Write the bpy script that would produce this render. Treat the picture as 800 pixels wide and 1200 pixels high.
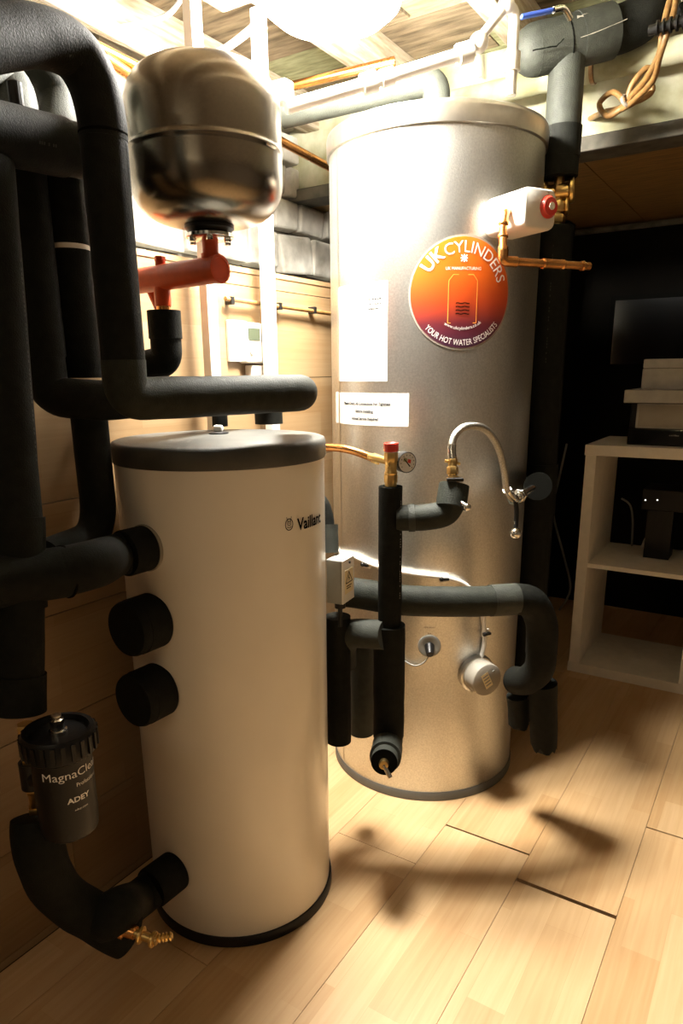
import bpy, math, random
from mathutils import Vector, Matrix, noise
random.seed(7)
V = Vector
PI = math.pi
S = bpy.context.scene
COL = S.collection
for o in list(bpy.data.objects): bpy.data.objects.remove(o)

# ------------------------------------------------------------------ camera, world, exposure
CAM_Z = 1.15; F_PX = 808.404; TILT = 0.264; ROLL = -0.0126; YAW = -0.5764; CX = 392.6; CY = 654.87
fw = V((math.sin(YAW)*math.cos(TILT), math.cos(YAW)*math.cos(TILT), -math.sin(TILT)))
r0 = V((math.cos(YAW), -math.sin(YAW), 0)); u0 = r0.cross(fw)
rt = math.cos(ROLL)*r0 + math.sin(ROLL)*u0; up = -math.sin(ROLL)*r0 + math.cos(ROLL)*u0
cd = bpy.data.cameras.new('camera'); cam = bpy.data.objects.new('camera', cd); COL.objects.link(cam)
cam.matrix_world = Matrix(((rt.x, up.x, -fw.x, 0), (rt.y, up.y, -fw.y, 0), (rt.z, up.z, -fw.z, CAM_Z), (0, 0, 0, 1)))
cd.sensor_fit = 'VERTICAL'; cd.sensor_height = 36; cd.lens = 36*F_PX/1200
cd.shift_x = (400-CX)/1200; cd.shift_y = (CY-600)/1200; cd.clip_start = 0.02
S.camera = cam
w = bpy.data.worlds.new('world'); S.world = w; w.use_nodes = True
w.node_tree.nodes['Background'].inputs[0].default_value = (.5, .42, .3, 1)
w.node_tree.nodes['Background'].inputs[1].default_value = 0.02
S.view_settings.view_transform = 'Standard'; S.view_settings.look = 'None'
S.view_settings.gamma = 1; S.view_settings.use_curve_mapping = False
S.view_settings.exposure = 0.0
LAMP = 540.0          # radiance of the bulkhead lamp
def area(name, loc, size, power, col, tgt=None):
    l = bpy.data.lights.new(name, 'AREA'); l.energy = power; l.color = col; l.shape = 'RECTANGLE'; l.size, l.size_y = size
    o = bpy.data.objects.new(name, l); COL.objects.link(o); o.location = loc
    if tgt: o.rotation_euler = (V(tgt)-V(loc)).to_track_quat('-Z', 'Y').to_euler()
    return o
area('fill_light', (-0.2, -0.95, 1.93), (1.2, .12), 4.3, (1, .85, .60))  # added fill light, out of view, to brighten the cylinder fronts

# ------------------------------------------------------------------ pixel / depth to world
O = V((0, 0, CAM_Z))
def ray(x, y): return fw + rt*((x-CX)/F_PX) + up*((CY-y)/F_PX)
def P(x, y, D): return O + ray(x, y)*D
def PA(x, y, ax, c):
    d = ray(x, y); return O + d*((c-O[ax])/d[ax])
def PX(x, y, c): return PA(x, y, 0, c)
def PY(x, y, c): return PA(x, y, 1, c)
def PZ(x, y, c): return PA(x, y, 2, c)
def VZ(pt, py):                    # the point above / below pt that stands at height py in the picture
    # solve (CY-py)/F = ((q-O).up)/((q-O).fw), q = pt + z
    k = (CY-py)/F_PX; d = V((pt[0], pt[1], 0)) - V((0, 0, CAM_Z))
    z = (k*d.dot(fw) - d.dot(up))/(up.z - k*fw.z)
    return V((pt[0], pt[1], z))
class Cyl:
    def __init__(s, c, R, h): s.c = V((c[0], c[1], 0)); s.R = R; s.h = h
    def hit(s, x, y, off=0):       # theta, z of the surface under a pixel
        d = ray(x, y); R = s.R+off
        ox, oy = O.x-s.c.x, O.y-s.c.y
        a = d.x**2+d.y**2; b = 2*(ox*d.x+oy*d.y); c = ox*ox+oy*oy-R*R
        q = b*b-4*a*c; t = (-b-math.sqrt(max(q, 0)))/(2*a); p = O+d*t
        return math.atan2(p.y-s.c.y, p.x-s.c.x), p.z
    def at(s, th, z, off=0): return V((s.c.x+(s.R+off)*math.cos(th), s.c.y+(s.R+off)*math.sin(th), z))
    def P(s, x, y, off=0): th, z = s.hit(x, y, off); return s.at(th, z, off)
    def n(s, th): return V((math.cos(th), math.sin(th), 0))
WC = Cyl((-.939, 1.033), .205, 1.029)
UC = Cyl((-.835, 1.769), .267, 1.713)

# ------------------------------------------------------------------ materials
MATS = {}
def nt(m): return m.node_tree.nodes, m.node_tree.links
def mat(name, col, rough=.5, metal=0, spec=.5, noise_amt=0, nscale=30, bump=0, bscale=200, emit=0, coat=0, trans=0, col2=None, stretch=None, rvar=0, alpha=1):
    m = bpy.data.materials.new(name); m.use_nodes = True; N, L = nt(m); b = N['Principled BSDF']
    b.inputs['Base Color'].default_value = (*col, 1); b.inputs['Roughness'].default_value = rough
    b.inputs['Metallic'].default_value = metal; b.inputs['Specular IOR Level'].default_value = spec
    b.inputs['Coat Weight'].default_value = coat; b.inputs['Coat Roughness'].default_value = .12
    b.inputs['Transmission Weight'].default_value = trans
    if emit: b.inputs['Emission Color'].default_value = (*col, 1); b.inputs['Emission Strength'].default_value = emit
    tc = N.new('ShaderNodeTexCoord'); mp = N.new('ShaderNodeMapping'); L.new(tc.outputs['Object'], mp.inputs[0])
    if stretch: mp.inputs['Scale'].default_value = stretch
    if noise_amt:
        n = N.new('ShaderNodeTexNoise'); n.inputs['Scale'].default_value = nscale; n.inputs['Detail'].default_value = 6
        L.new(mp.outputs[0], n.inputs['Vector'])
        mx = N.new('ShaderNodeMix'); mx.data_type = 'RGBA'
        c2 = col2 or tuple(max(0, c*(1-noise_amt)) for c in col)
        mr = N.new('ShaderNodeMapRange'); mr.inputs[1].default_value = .35; mr.inputs[2].default_value = .65
        L.new(n.outputs['Fac'], mr.inputs[0]); L.new(mr.outputs[0], mx.inputs[0])
        mx.inputs[6].default_value = (*col, 1); mx.inputs[7].default_value = (*c2, 1)
        L.new(mx.outputs[2], b.inputs['Base Color'])
        if rvar:
            r = N.new('ShaderNodeMapRange'); r.inputs[3].default_value = rough-rvar; r.inputs[4].default_value = rough+rvar
            L.new(n.outputs['Fac'], r.inputs[0]); L.new(r.outputs[0], b.inputs['Roughness'])
    if bump:
        n2 = N.new('ShaderNodeTexNoise'); n2.inputs['Scale'].default_value = bscale; n2.inputs['Detail'].default_value = 4
        L.new(mp.outputs[0], n2.inputs['Vector'])
        bp = N.new('ShaderNodeBump'); bp.inputs['Strength'].default_value = bump; bp.inputs['Distance'].default_value = .002
        L.new(n2.outputs['Fac'], bp.inputs['Height']); L.new(bp.outputs[0], b.inputs['Normal'])
    MATS[name] = m; return m
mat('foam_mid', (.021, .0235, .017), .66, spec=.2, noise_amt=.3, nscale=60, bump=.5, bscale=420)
mat('foam', (.010, .0105, .0082), .72, spec=.11, noise_amt=.35, nscale=60, bump=.5, bscale=420)
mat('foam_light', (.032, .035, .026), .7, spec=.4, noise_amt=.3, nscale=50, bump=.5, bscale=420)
mat('foam_cut', (.006, .006, .005), 1, spec=.0, bump=.6, bscale=500)
mat('matte_black', (.005, .005, .004), .8, spec=.05)
mat('black_plastic', (.009, .0085, .008), .38, spec=.3, noise_amt=.3, nscale=20, bump=.1)
mat('lid_black', (.055, .054, .046), .5, noise_amt=.4, nscale=14, bump=.35, bscale=350)
mat('white_enamel', (.82, .76, .65), .3, coat=.35, noise_amt=.06, nscale=5, bump=.04, bscale=500)
mat('galv_steel', (.62, .61, .57), .36, metal=.95, noise_amt=.18, nscale=240, bump=.25, bscale=330, rvar=.06)
mat('rim_steel', (.60, .58, .53), .3, metal=1, noise_amt=.1, nscale=60)
mat('vessel_steel', (.27, .235, .185), .24, metal=1, noise_amt=.12, nscale=300, bump=.06, bscale=300)
mat('chrome', (.78, .76, .70), .18, metal=1, noise_amt=.15, nscale=40)
mat('braid', (.6, .58, .52), .32, metal=1, noise_amt=.5, nscale=500, bump=.8, bscale=700)
mat('copper', (.86, .40, .13), .25, metal=1, noise_amt=.35, nscale=25, rvar=.08)
mat('brass', (.80, .54, .20), .3, metal=1, noise_amt=.3, nscale=30, rvar=.08)
mat('red_paint', (.60, .065, .008), .38, spec=.35, noise_amt=.25, nscale=25)
mat('red_plastic', (.55, .03, .015), .35, coat=.3)
mat('white_plastic', (.80, .77, .70), .38, noise_amt=.08, nscale=20)
mat('white_paint', (.78, .74, .66), .5, noise_amt=.12, nscale=20, bump=.1)
mat('grey_plastic', (.26, .26, .23), .5, noise_amt=.1)
mat('base_grey', (.10, .095, .08), .5, noise_amt=.15)
mat('cap_grey', (.30, .27, .22), .5, noise_amt=.08, bump=.1)
mat('grey_card', (.42, .40, .36), .65, noise_amt=.15, nscale=30)
mat('shelf_white', (.80, .74, .64), .45, noise_amt=.08, nscale=30, bump=.05)
mat('paper', (.64, .63, .60), .65, spec=.2)
mat('ink', (.002, .002, .002), .8, spec=.04)
mat('ink_grey', (.012, .011, .01), .8, spec=.04)
mat('white_ink', (.82, .80, .75), .5)
mat('ink_orange', (.95, .35, .06), .5)
mat('warn_yellow', (.78, .66, .40), .5)
mat('blue_plastic', (.03, .07, .32), .35)
mat('brown_cable', (.30, .16, .05), .45, noise_amt=.4, nscale=60)
mat('joist', (.56, .49, .37), .8, noise_amt=.55, nscale=9, stretch=(8, 1, 8), bump=.6, bscale=60, col2=(.30, .23, .14))
mat('deck', (.34, .26, .16), .85, noise_amt=.7, nscale=7, bump=.9, bscale=50, col2=(.12, .085, .045), stretch=(1, 6, 1))
mat('deck_green', (.42, .42, .24), .85, noise_amt=.5, nscale=14, bump=.7, bscale=60, col2=(.24, .24, .12), stretch=(1, 5, 1))
mat('lintel_wash', (.52, .50, .36), .85, noise_amt=.6, nscale=8, bump=.9, bscale=40, col2=(.22, .21, .10))
mat('beam_grey', (.11, .10, .075), .85, noise_amt=.5, nscale=20, bump=.6, bscale=60)
mat('soffit_wood', (.30, .17, .05), .6, noise_amt=.4, nscale=12, stretch=(1, 8, 1))
mat('stone', (.72, .69, .61), .9, noise_amt=.6, nscale=10, bump=1, bscale=45, col2=(.36, .33, .27))
mat('mortar', (.25, .23, .19), .95, noise_amt=.5, nscale=25, bump=1, bscale=80)
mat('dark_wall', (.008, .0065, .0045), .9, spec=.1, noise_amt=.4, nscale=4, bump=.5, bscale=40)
mat('room_wall', (.16, .13, .095), .8, noise_amt=.1, nscale=5)
mat('gap_dark', (.02, .014, .008), .9, noise_amt=.3)
mat('lcd', (.05, .06, .035), .6, spec=.2)
mat('glass_black', (.008, .008, .008), .08)
mat('rust', (.45, .12, .03), .8, noise_amt=.5, nscale=60)
mat('led', (.9, .9, .8), .5, emit=2.0)

def wood(name, axes, tint=1.0, dark=(.39, .20, .065), light=(.70, .49, .27)):
    m = bpy.data.materials.new(name); m.use_nodes = True; N, L = nt(m); b = N['Principled BSDF']
    tc = N.new('ShaderNodeTexCoord'); sp = N.new('ShaderNodeSeparateXYZ'); cb = N.new('ShaderNodeCombineXYZ')
    oi = N.new('ShaderNodeObjectInfo')
    L.new(tc.outputs['Object'], sp.inputs[0])
    ad = N.new('ShaderNodeMath'); ad.operation = 'MULTIPLY_ADD'; ad.inputs[1].default_value = 7.3
    L.new(oi.outputs['Random'], ad.inputs[0]); L.new(sp.outputs[axes[0]], ad.inputs[2])
    L.new(ad.outputs[0], cb.inputs[0]); L.new(sp.outputs[axes[1]], cb.inputs[1])
    br = N.new('ShaderNodeTexBrick'); br.inputs['Scale'].default_value = 1; br.inputs['Mortar Size'].default_value = .0004
    br.inputs['Brick Width'].default_value = .41; br.inputs['Row Height'].default_value = .0741; br.offset = .37; br.offset_frequency = 2
    br.inputs['Color1'].default_value = (0, 0, 0, 1); br.inputs['Color2'].default_value = (1, 1, 1, 1); br.inputs['Mortar'].default_value = (.0, .0, .0, 1)
    br.inputs['Mortar Smooth'].default_value = 0
    L.new(cb.outputs[0], br.inputs['Vector'])
    mp = N.new('ShaderNodeMapping'); mp.inputs['Scale'].default_value = (4, 90, 1); L.new(cb.outputs[0], mp.inputs[0])
    n = N.new('ShaderNodeTexNoise'); n.inputs['Scale'].default_value = 1; n.inputs['Detail'].default_value = 8; n.inputs['Distortion'].default_value = .6
    L.new(mp.outputs[0], n.inputs['Vector'])
    n3 = N.new('ShaderNodeTexNoise'); n3.inputs['Scale'].default_value = 5; L.new(cb.outputs[0], n3.inputs['Vector'])
    a1 = N.new('ShaderNodeMath'); a1.operation = 'MULTIPLY'; a1.inputs[1].default_value = .33; L.new(br.outputs['Color'], a1.inputs[0])
    a2 = N.new('ShaderNodeMath'); a2.operation = 'MULTIPLY_ADD'; a2.inputs[1].default_value = .55; L.new(n.outputs['Fac'], a2.inputs[0]); L.new(a1.outputs[0], a2.inputs[2])
    a3 = N.new('ShaderNodeMath'); a3.operation = 'MULTIPLY_ADD'; a3.inputs[1].default_value = .15; L.new(n3.outputs['Fac'], a3.inputs[0]); L.new(a2.outputs[0], a3.inputs[2])
    mx = N.new('ShaderNodeMix'); mx.data_type = 'RGBA'; L.new(a3.outputs[0], mx.inputs[0])
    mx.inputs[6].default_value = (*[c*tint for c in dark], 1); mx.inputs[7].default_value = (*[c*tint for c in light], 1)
    L.new(mx.outputs[2], b.inputs['Base Color']); b.inputs['Roughness'].default_value = .42
    bp = N.new('ShaderNodeBump'); bp.inputs['Strength'].default_value = .12; bp.inputs['Distance'].default_value = .001
    L.new(n.outputs['Fac'], bp.inputs['Height']); L.new(bp.outputs[0], b.inputs['Normal'])
    MATS[name] = m; return m
wood('floor_wood', (1, 0))
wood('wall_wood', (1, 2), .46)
# emissive diffuser of the lamp
m = bpy.data.materials.new('lamp_glow'); m.use_nodes = True; N, L = nt(m); N.remove(N['Principled BSDF'])
e = N.new('ShaderNodeEmission'); e.inputs[0].default_value = (1, .955, .87, 1); e.inputs[1].default_value = LAMP
L.new(e.outputs[0], N['Material Output'].inputs[0]); MATS['lamp_glow'] = m
# printed gradient of the round sticker (orange at the top, plum at the foot)
m = bpy.data.materials.new('sticker_print'); m.use_nodes = True; N, L = nt(m); b = N['Principled BSDF']
tc = N.new('ShaderNodeTexCoord'); sp = N.new('ShaderNodeSeparateXYZ'); L.new(tc.outputs['UV'], sp.inputs[0])
rp = N.new('ShaderNodeValToRGB'); L.new(sp.outputs[1], rp.inputs[0])
cr = rp.color_ramp; cr.elements[0].position = .04; cr.elements[0].color = (.05, .012, .03, 1)
cr.elements[1].position = .97; cr.elements[1].color = (.66, .15, .008, 1)
for ps, c in ((.22, (.11, .013, .02, 1)), (.42, (.40, .045, .008, 1)), (.66, (.60, .10, .007, 1))):
    q = cr.elements.new(ps); q.color = c
L.new(rp.outputs[0], b.inputs['Base Color']); b.inputs['Roughness'].default_value = .35
MATS['sticker_print'] = m
mat('sticker_light', (.86, .26, .02), .4); mat('sticker_edge', (.10, .03, .015), .4)

# ------------------------------------------------------------------ object helpers
def mesh(name, vs, fs, m, smooth=True, ang=38, uv=None):
    me = bpy.data.meshes.new(name); me.from_pydata([tuple(v) for v in vs], [], fs); me.update()
    if uv:
        l = me.uv_layers.new(name='UVMap')
        for i, lp in enumerate(me.loops): l.data[i].uv = uv[lp.vertex_index]
    me.materials.append(MATS[m])
    if smooth:
        me.polygons.foreach_set('use_smooth', [True]*len(me.polygons)); me.set_sharp_from_angle(angle=math.radians(ang))
    return me
def obj(name, g, m, parent=None, smooth=True, ang=38, bevel=0, uv=None):
    vs, fs = g[0], g[1]
    if parent is None: c = sum((V(v) for v in vs), V())/len(vs)
    else: c = V(parent['_w']) if '_w' in parent else V()
    if parent is None: c.z = min(v[2] for v in vs)
    me = mesh(name, [V(v)-c for v in vs], fs, m, smooth, ang, uv)
    o = bpy.data.objects.new(name, me); COL.objects.link(o)
    if parent is None: o.location = c
    else: o.parent = parent
    o['_w'] = tuple(c)
    if bevel:
        md = o.modifiers.new('bevel', 'BEVEL'); md.width = bevel; md.segments = 2; md.limit_method = 'ANGLE'
    return o
def thing(name, label, cat, loc, group=None):
    o = bpy.data.objects.new(name, None); COL.objects.link(o); o.location = loc; o.empty_display_size = .05
    o['label'] = label; o['category'] = cat; o['_w'] = tuple(loc)
    if group: o['group'] = group
    return o
def tag(o, label, cat, group=None):
    o['label'] = label; o['category'] = cat
    if group: o['group'] = group
    return o
def struct(o): o['kind'] = 'structure'; return o
def join(*gs):
    vs, fs = [], []
    for g in gs:
        k = len(vs); vs += list(g[0]); fs += [tuple(i+k for i in f) for f in g[1]]
    return vs, fs
def frame(ax):
    ax = V(ax).normalized(); h = V((0, 0, 1)) if abs(ax.z) < .9 else V((1, 0, 0))
    a = h.cross(ax).normalized(); b = ax.cross(a); return a, b, ax
def lathe(prof, org, ax=(0, 0, 1), n=40, caps=True):
    a, b, c = frame(ax); org = V(org); vs = []; fs = []
    for r, h in prof:
        for i in range(n):
            t = 2*PI*i/n; vs.append(org + c*h + a*(r*math.cos(t)) + b*(r*math.sin(t)))
    for j in range(len(prof)-1):
        for i in range(n):
            i2 = (i+1) % n; fs.append((j*n+i, j*n+i2, (j+1)*n+i2, (j+1)*n+i))
    if caps:
        if prof[0][0] > 1e-5: fs.append(tuple(range(n-1, -1, -1)))
        if prof[-1][0] > 1e-5: k = (len(prof)-1)*n; fs.append(tuple(range(k, k+n)))
    return vs, fs
def cylr(p, q, r, n=32, r2=None, ch=0):
    p, q = V(p), V(q); L_ = (q-p).length; r2 = r if r2 is None else r2
    if ch: pr = [(r-ch, 0), (r, ch), (r2, L_-ch), (r2-ch, L_)]
    else: pr = [(r, 0), (r2, L_)]
    return lathe(pr, p, q-p, n)
def hexa(p, q, r): return lathe([(r*.92, 0), (r, (V(q)-V(p)).length*.12), (r, (V(q)-V(p)).length*.88), (r*.92, (V(q)-V(p)).length)], p, V(q)-V(p), 6)
def sphere(c, r, n=20, sc=(1, 1, 1)):
    g = lathe([(max(1e-6, r*math.sin(PI*k/12)), -r*math.cos(PI*k/12)) for k in range(13)], (0, 0, 0), (0, 0, 1), n, False)
    return [V((v.x*sc[0], v.y*sc[1], v.z*sc[2]))+V(c) for v in g[0]], g[1]
def path(pts, rad=.05, step=9):
    pts = [V(p) for p in pts]; out = [pts[0]]
    for i in range(1, len(pts)-1):
        p, c, q = pts[i-1], pts[i], pts[i+1]
        a = (p-c); b = (q-c); la, lb = a.length, b.length; a.normalize(); b.normalize()
        ang = a.angle(b); k = rad if not isinstance(rad, (list, tuple)) else rad[i-1]
        d = min(k/math.tan(ang/2) if ang < PI-.01 else 0, la*.49, lb*.49)
        A = c+a*d; B = c+b*d
        for s in range(step+1):
            t = s/step; out.append(A*(1-t)**2 + c*2*t*(1-t) + B*t*t)
    out.append(pts[-1]); return out
def smoothpath(pts, n=8):
    pts = [V(p) for p in pts]; out = []
    for i in range(len(pts)-1):
        p0 = pts[max(0, i-1)]; p1 = pts[i]; p2 = pts[i+1]; p3 = pts[min(len(pts)-1, i+2)]
        for s in range(n):
            t = s/n; out.append(.5*((2*p1)+(p2-p0)*t+(2*p0-5*p1+4*p2-p3)*t*t+(3*p1-p0-3*p2+p3)*t**3))
    out.append(pts[-1]); return out
def tube(pts, r, n=28, caps=True, wob=0, lip=0):
    pts = [V(p) for p in pts]
    q = [pts[0]]
    for p in pts[1:]:
        if (p-q[-1]).length > 1e-4: q.append(p)
    pts = q
    if wob:                                   # resample so that the sleeve can bulge a little
        q = [pts[0]]
        for a, b in zip(pts, pts[1:]):
            k = max(1, int((b-a).length/.02))
            for s in range(1, k+1): q.append(a.lerp(b, s/k))
        pts = q
    T = []
    for i in range(len(pts)):
        a = pts[max(0, i-1)]; b = pts[min(len(pts)-1, i+1)]; T.append((b-a).normalized())
    u, v, _ = frame(T[0]); vs, fs = [], []
    m = len(pts)
    for i in range(m):
        if i:
            u = (u - T[i]*u.dot(T[i])).normalized(); v = T[i].cross(u)
        rr = r(i/(m-1)) if callable(r) else r
        for k in range(n):
            t = 2*PI*k/n
            d = u*math.cos(t)+v*math.sin(t)
            e = wob*noise.noise((pts[i]+d*r0_(rr))*22) if wob else 0
            if lip and (i == 0 or i == m-1): e += 0
            vs.append(pts[i]+d*(rr+e))
    for i in range(m-1):
        for k in range(n):
            k2 = (k+1) % n; fs.append((i*n+k, i*n+k2, (i+1)*n+k2, (i+1)*n+k))
    if caps:
        fs.append(tuple(range(n-1, -1, -1))); fs.append(tuple(range((m-1)*n, m*n)))
    return vs, fs
def r0_(x): return x
def box(c, s, R=None):
    c = V(c); hx, hy, hz = s[0]/2, s[1]/2, s[2]/2; R = R or Matrix.Identity(3)
    vs = [c+R@V((x*hx, y*hy, z*hz)) for x in (-1, 1) for y in (-1, 1) for z in (-1, 1)]
    return vs, [(0, 1, 3, 2), (4, 6, 7, 5), (0, 4, 5, 1), (2, 3, 7, 6), (0, 2, 6, 4), (1, 5, 7, 3)]
def bx(a, b): return box([(x+y)/2 for x, y in zip(a, b)], [abs(y-x) for x, y in zip(a, b)])
def rbox(c, s, R, rad, seg=5):          # box with its edges along local x rounded
    hx, hy, hz = s[0]/2, s[1]/2, s[2]/2; pr = []
    for cx, cz, a0 in ((hy-rad, hz-rad, 0), (-hy+rad, hz-rad, 90), (-hy+rad, -hz+rad, 180), (hy-rad, -hz+rad, 270)):
        for k in range(seg+1):
            a = math.radians(a0+90*k/seg); pr.append((cx+rad*math.cos(a), cz+rad*math.sin(a)))
    n = len(pr); vs, fs = [], []; c = V(c)
    for x, k in ((-hx, 1), (hx-rad*.6, 1), (hx-rad*.2, .965), (hx, .90)):
        for y, z in pr: vs.append(c+R@V((x, y*k, z*k)))
    for j in range(3):
        for i in range(n): i2 = (i+1) % n; fs.append((j*n+i, j*n+i2, (j+1)*n+i2, (j+1)*n+i))
    fs.append(tuple(range(n-1, -1, -1))); fs.append(tuple(range(3*n, 4*n)))
    return vs, fs
def basis(x, z=(0, 0, 1)):             # local x along x, z near z
    x = V(x).normalized(); y = V(z).cross(x).normalized(); z = x.cross(y); return Matrix((x, y, z)).transposed()
def marks(W, H, n, seed=0):              # print too small to read in the photograph: a broken line of strokes
    rd = random.Random(seed); gs = []
    for i in range(n):
        x = W*i/n; l = W/n*rd.uniform(.5, .85); h = H*rd.uniform(.6, 1)
        gs.append(([V((x, 0, 0)), V((x+l, 0, 0)), V((x+l, h, 0)), V((x, h, 0))], [(0, 1, 2, 3)]))
    return join(*gs)
def text(s, size, bold=0, align='LEFT', space=1.0):
    c = bpy.data.curves.new('t', 'FONT'); c.body = s; c.size = size; c.align_x = align; c.offset = bold; c.space_character = space
    c.resolution_u = 3
    o = bpy.data.objects.new('t', c); COL.objects.link(o); bpy.context.view_layer.update()
    me = bpy.data.meshes.new_from_object(o.evaluated_get(bpy.context.evaluated_depsgraph_get()))
    vs = [v.co.copy() for v in me.vertices]; fs = [tuple(p.vertices) for p in me.polygons]
    bpy.data.objects.remove(o); bpy.data.meshes.remove(me); bpy.data.curves.remove(c)
    return vs, fs
def scale_to(g, W, H=None):
    xs = [v.x for v in g[0]]; ys = [v.y for v in g[0]]; k = W/(max(xs)-min(xs)); kh = k if H is None else H/(max(ys)-min(ys))
    x0, y0 = min(xs), min(ys)
    return [V(((v.x-x0)*k, (v.y-y0)*kh, 0)) for v in g[0]], g[1]
def wrap(g, cyl, th, z, off=.0006, rot=0):     # plane u,v -> cylinder surface (u to the right when looked at from outside)
    c, s = math.cos(rot), math.sin(rot)
    out = []
    for v in g[0]:
        x, y = v.x*c-v.y*s, v.x*s+v.y*c
        out.append(cyl.at(th + x/cyl.R, z + y, off))
    return out, g[1]
def arcbend(g, R, mid, top=True):              # bend a centred text line round a circle
    out = []
    for v in g[0]:
        if top: a = mid - v.x/R; r = R+v.y
        else: a = mid + v.x/R; r = R-v.y
        out.append(V((r*math.cos(a), r*math.sin(a), 0)))
    return out, g[1]
def plate(cyl, th, z, W, H, th_=.0008, n=14, off=.0002):     # a curved sticker of real thickness centred at th,z
    vs, fs = [], []
    for o_ in (off, off+th_):
        for j in (0, 1):
            for i in range(n+1): vs.append(cyl.at(th+(i/n-.5)*W/cyl.R, z+(j-.5)*H, o_))
    k = n+1
    for i in range(n):
        fs.append((i, i+1, k+i+1, k+i)[::-1]); fs.append((2*k+i, 2*k+i+1, 3*k+i+1, 3*k+i))
        fs.append((i, i+1, 2*k+i+1, 2*k+i)); fs.append((k+i, 3*k+i, 3*k+i+1, k+i+1))
    fs.append((0, 2*k, 3*k, k)); fs.append((n, k+n, 3*k+n, 2*k+n))
    return vs, fs
def dashes(p, q, nrm, n, w, seed=1, fill=.6, curve=0):       # faint printed marking along a sleeve
    rd = random.Random(seed); p, q, nrm = V(p), V(q), V(nrm).normalized(); d = (q-p); L_ = d.length; d.normalize()
    s = nrm.cross(d).normalized(); gs = []
    for i in range(n):
        if rd.random() > fill: continue
        a = p+d*(L_*i/n); l = L_/n*.62
        c = a+d*(l/2)
        gs.append(([c-d*l/2-s*w/2, c+d*l/2-s*w/2, c+d*l/2+s*w/2, c-d*l/2+s*w/2], [(0, 1, 2, 3)]))
    return join(*gs)
def foam_run(root, segs, m='foam'):       # segs: (name, pts, r)
    for nm, pts, r in segs: obj(nm, tube(pts, r, wob=.0012), m, root, ang=50)
def ring(p, ax, r, w_, t=.002, n=36):
    return lathe([(r, -w_/2), (r+t, -w_/2+.001), (r+t, w_/2-.001), (r, w_/2)], p, ax, n, False)
def bead(p, ax, r, w_, n=28):             # solder / compression bead
    return lathe([(r, -w_/2), (r*1.12, -w_/4), (r*1.12, w_/4), (r, w_/2)], p, ax, n)

# ================================================================== SETTING
# floor boards: three-strip laminate, laid along +y
fl = struct(obj('floor', bx((-1.75, -1.4, -.04), (1.75, 3.6, -.014)), 'gap_dark', None, False))
PW = .2222; X0 = -.6168
joint = {0: 1.466, 1: 1.367, 2: 1.731, -1: 1.29, -2: .80}
BL = 1.29
def plank(x0, x1, y0, y1, parent, m='floor_wood'):
    o = obj('plank', bx((x0, y0, -.014), (x1, y1, 0)), m, parent, False)
    return o
for k in range(-3, 11):
    x0 = max(X0+k*PW, -1.178); x1 = min(X0+(k+1)*PW-.0011, 1.7)
    if x1-x0 < .02: continue
    j = joint.get(k, -1.2+((k*.53) % 1.29)); ys = []
    while j > -1.3: j -= BL
    y = j
    g = {0: .006, 1: .011, 2: .006}.get(k, .0015)
    while y < 3.55:
        a = max(y, -1.35)+ (g/2 if y > 1 else .0007); b = min(y+BL, 3.55)-(g/2 if abs(y+BL-joint.get(k, 99)) < .1 else .0007)
        if b-a > .03: plank(x0+.0011*0, x1, a, b, fl)
        y += BL
# left wall: panelled in the same boards up to z = 1.396
wl = struct(obj('wall_left', bx((-1.24, -1.35, 0), (-1.192, 3.5, 1.39)), 'gap_dark', None, False))
seams = [0.0, .02, .243, .466, .69, .913, 1.137, 1.36, 1.396]
for i in range(len(seams)-1):
    z0, z1 = seams[i], seams[i+1]
    y = -1.35 - ((i*.47) % 1.29)
    while y < 3.5:
        a, b = max(y, -1.35), min(y+1.29, 3.5)
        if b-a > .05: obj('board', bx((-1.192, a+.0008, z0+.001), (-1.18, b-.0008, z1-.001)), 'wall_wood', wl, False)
        y += 1.29
struct(obj('trim_ledge', bx((-1.24, -1.35, 1.39), (-1.178, 3.5, 1.402)), 'wall_wood', None, False))
# rough stone wall set back behind the panelling
wb = struct(obj('wall_stone', bx((-1.72, -1.35, 0), (-1.62, 3.5, 2.1)), 'mortar', None, False))
rd = random.Random(3); z = 1.30
while z < 2.05:
    h = rd.uniform(.09, .15); y = .2+rd.uniform(0, .1)
    while y < 3.4:
        l = rd.uniform(.14, .30)
        g = box((-1.605, y+l/2, z+h/2), (.05+rd.uniform(0, .02), l-.016, h-.014), Matrix.Rotation(rd.uniform(-.05, .05), 3, 'X') @ Matrix.Rotation(rd.uniform(-.04, .04), 3, 'Z'))
        vs = [v+V((rd.uniform(-.008, .008), rd.uniform(-.012, .012), rd.uniform(-.008, .008))) for v in g[0]]
        obj('stone', (vs, g[1]), 'stone', wb, False, bevel=.009)
        y += l
    z += h
# ceiling deck boards and joists
cl = struct(obj('ceiling', bx((-1.72, -1.35, 2.06), (1.75, 3.5, 2.10)), 'gap_dark', None, False))
y = -1.35; i = 0
while y < 2.25:
    w_ = rd.uniform(.13, .17)
    xs = [-1.7, -.95+rd.uniform(-.2, .2), .3+rd.uniform(-.2, .2), 1.7]
    for a, b in zip(xs, xs[1:]):
        m = 'deck_green' if (y > 1.25 and rd.random() < .55) else 'deck'
        obj('deck_board', bx((a+.002, y+.003, 2.045+rd.uniform(-.004, .004)), (b-.002, y+w_-.003, 2.062)), m, cl, False)
    y += w_
for x in (-1.50, -1.10, -.70, -.30, .12, .52, .92, 1.32):
    struct(obj('trim_joist', bx((x-.028, -1.35, 1.945), (x+.028, 2.2, 2.044)), 'joist', None, False, bevel=.003))
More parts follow.
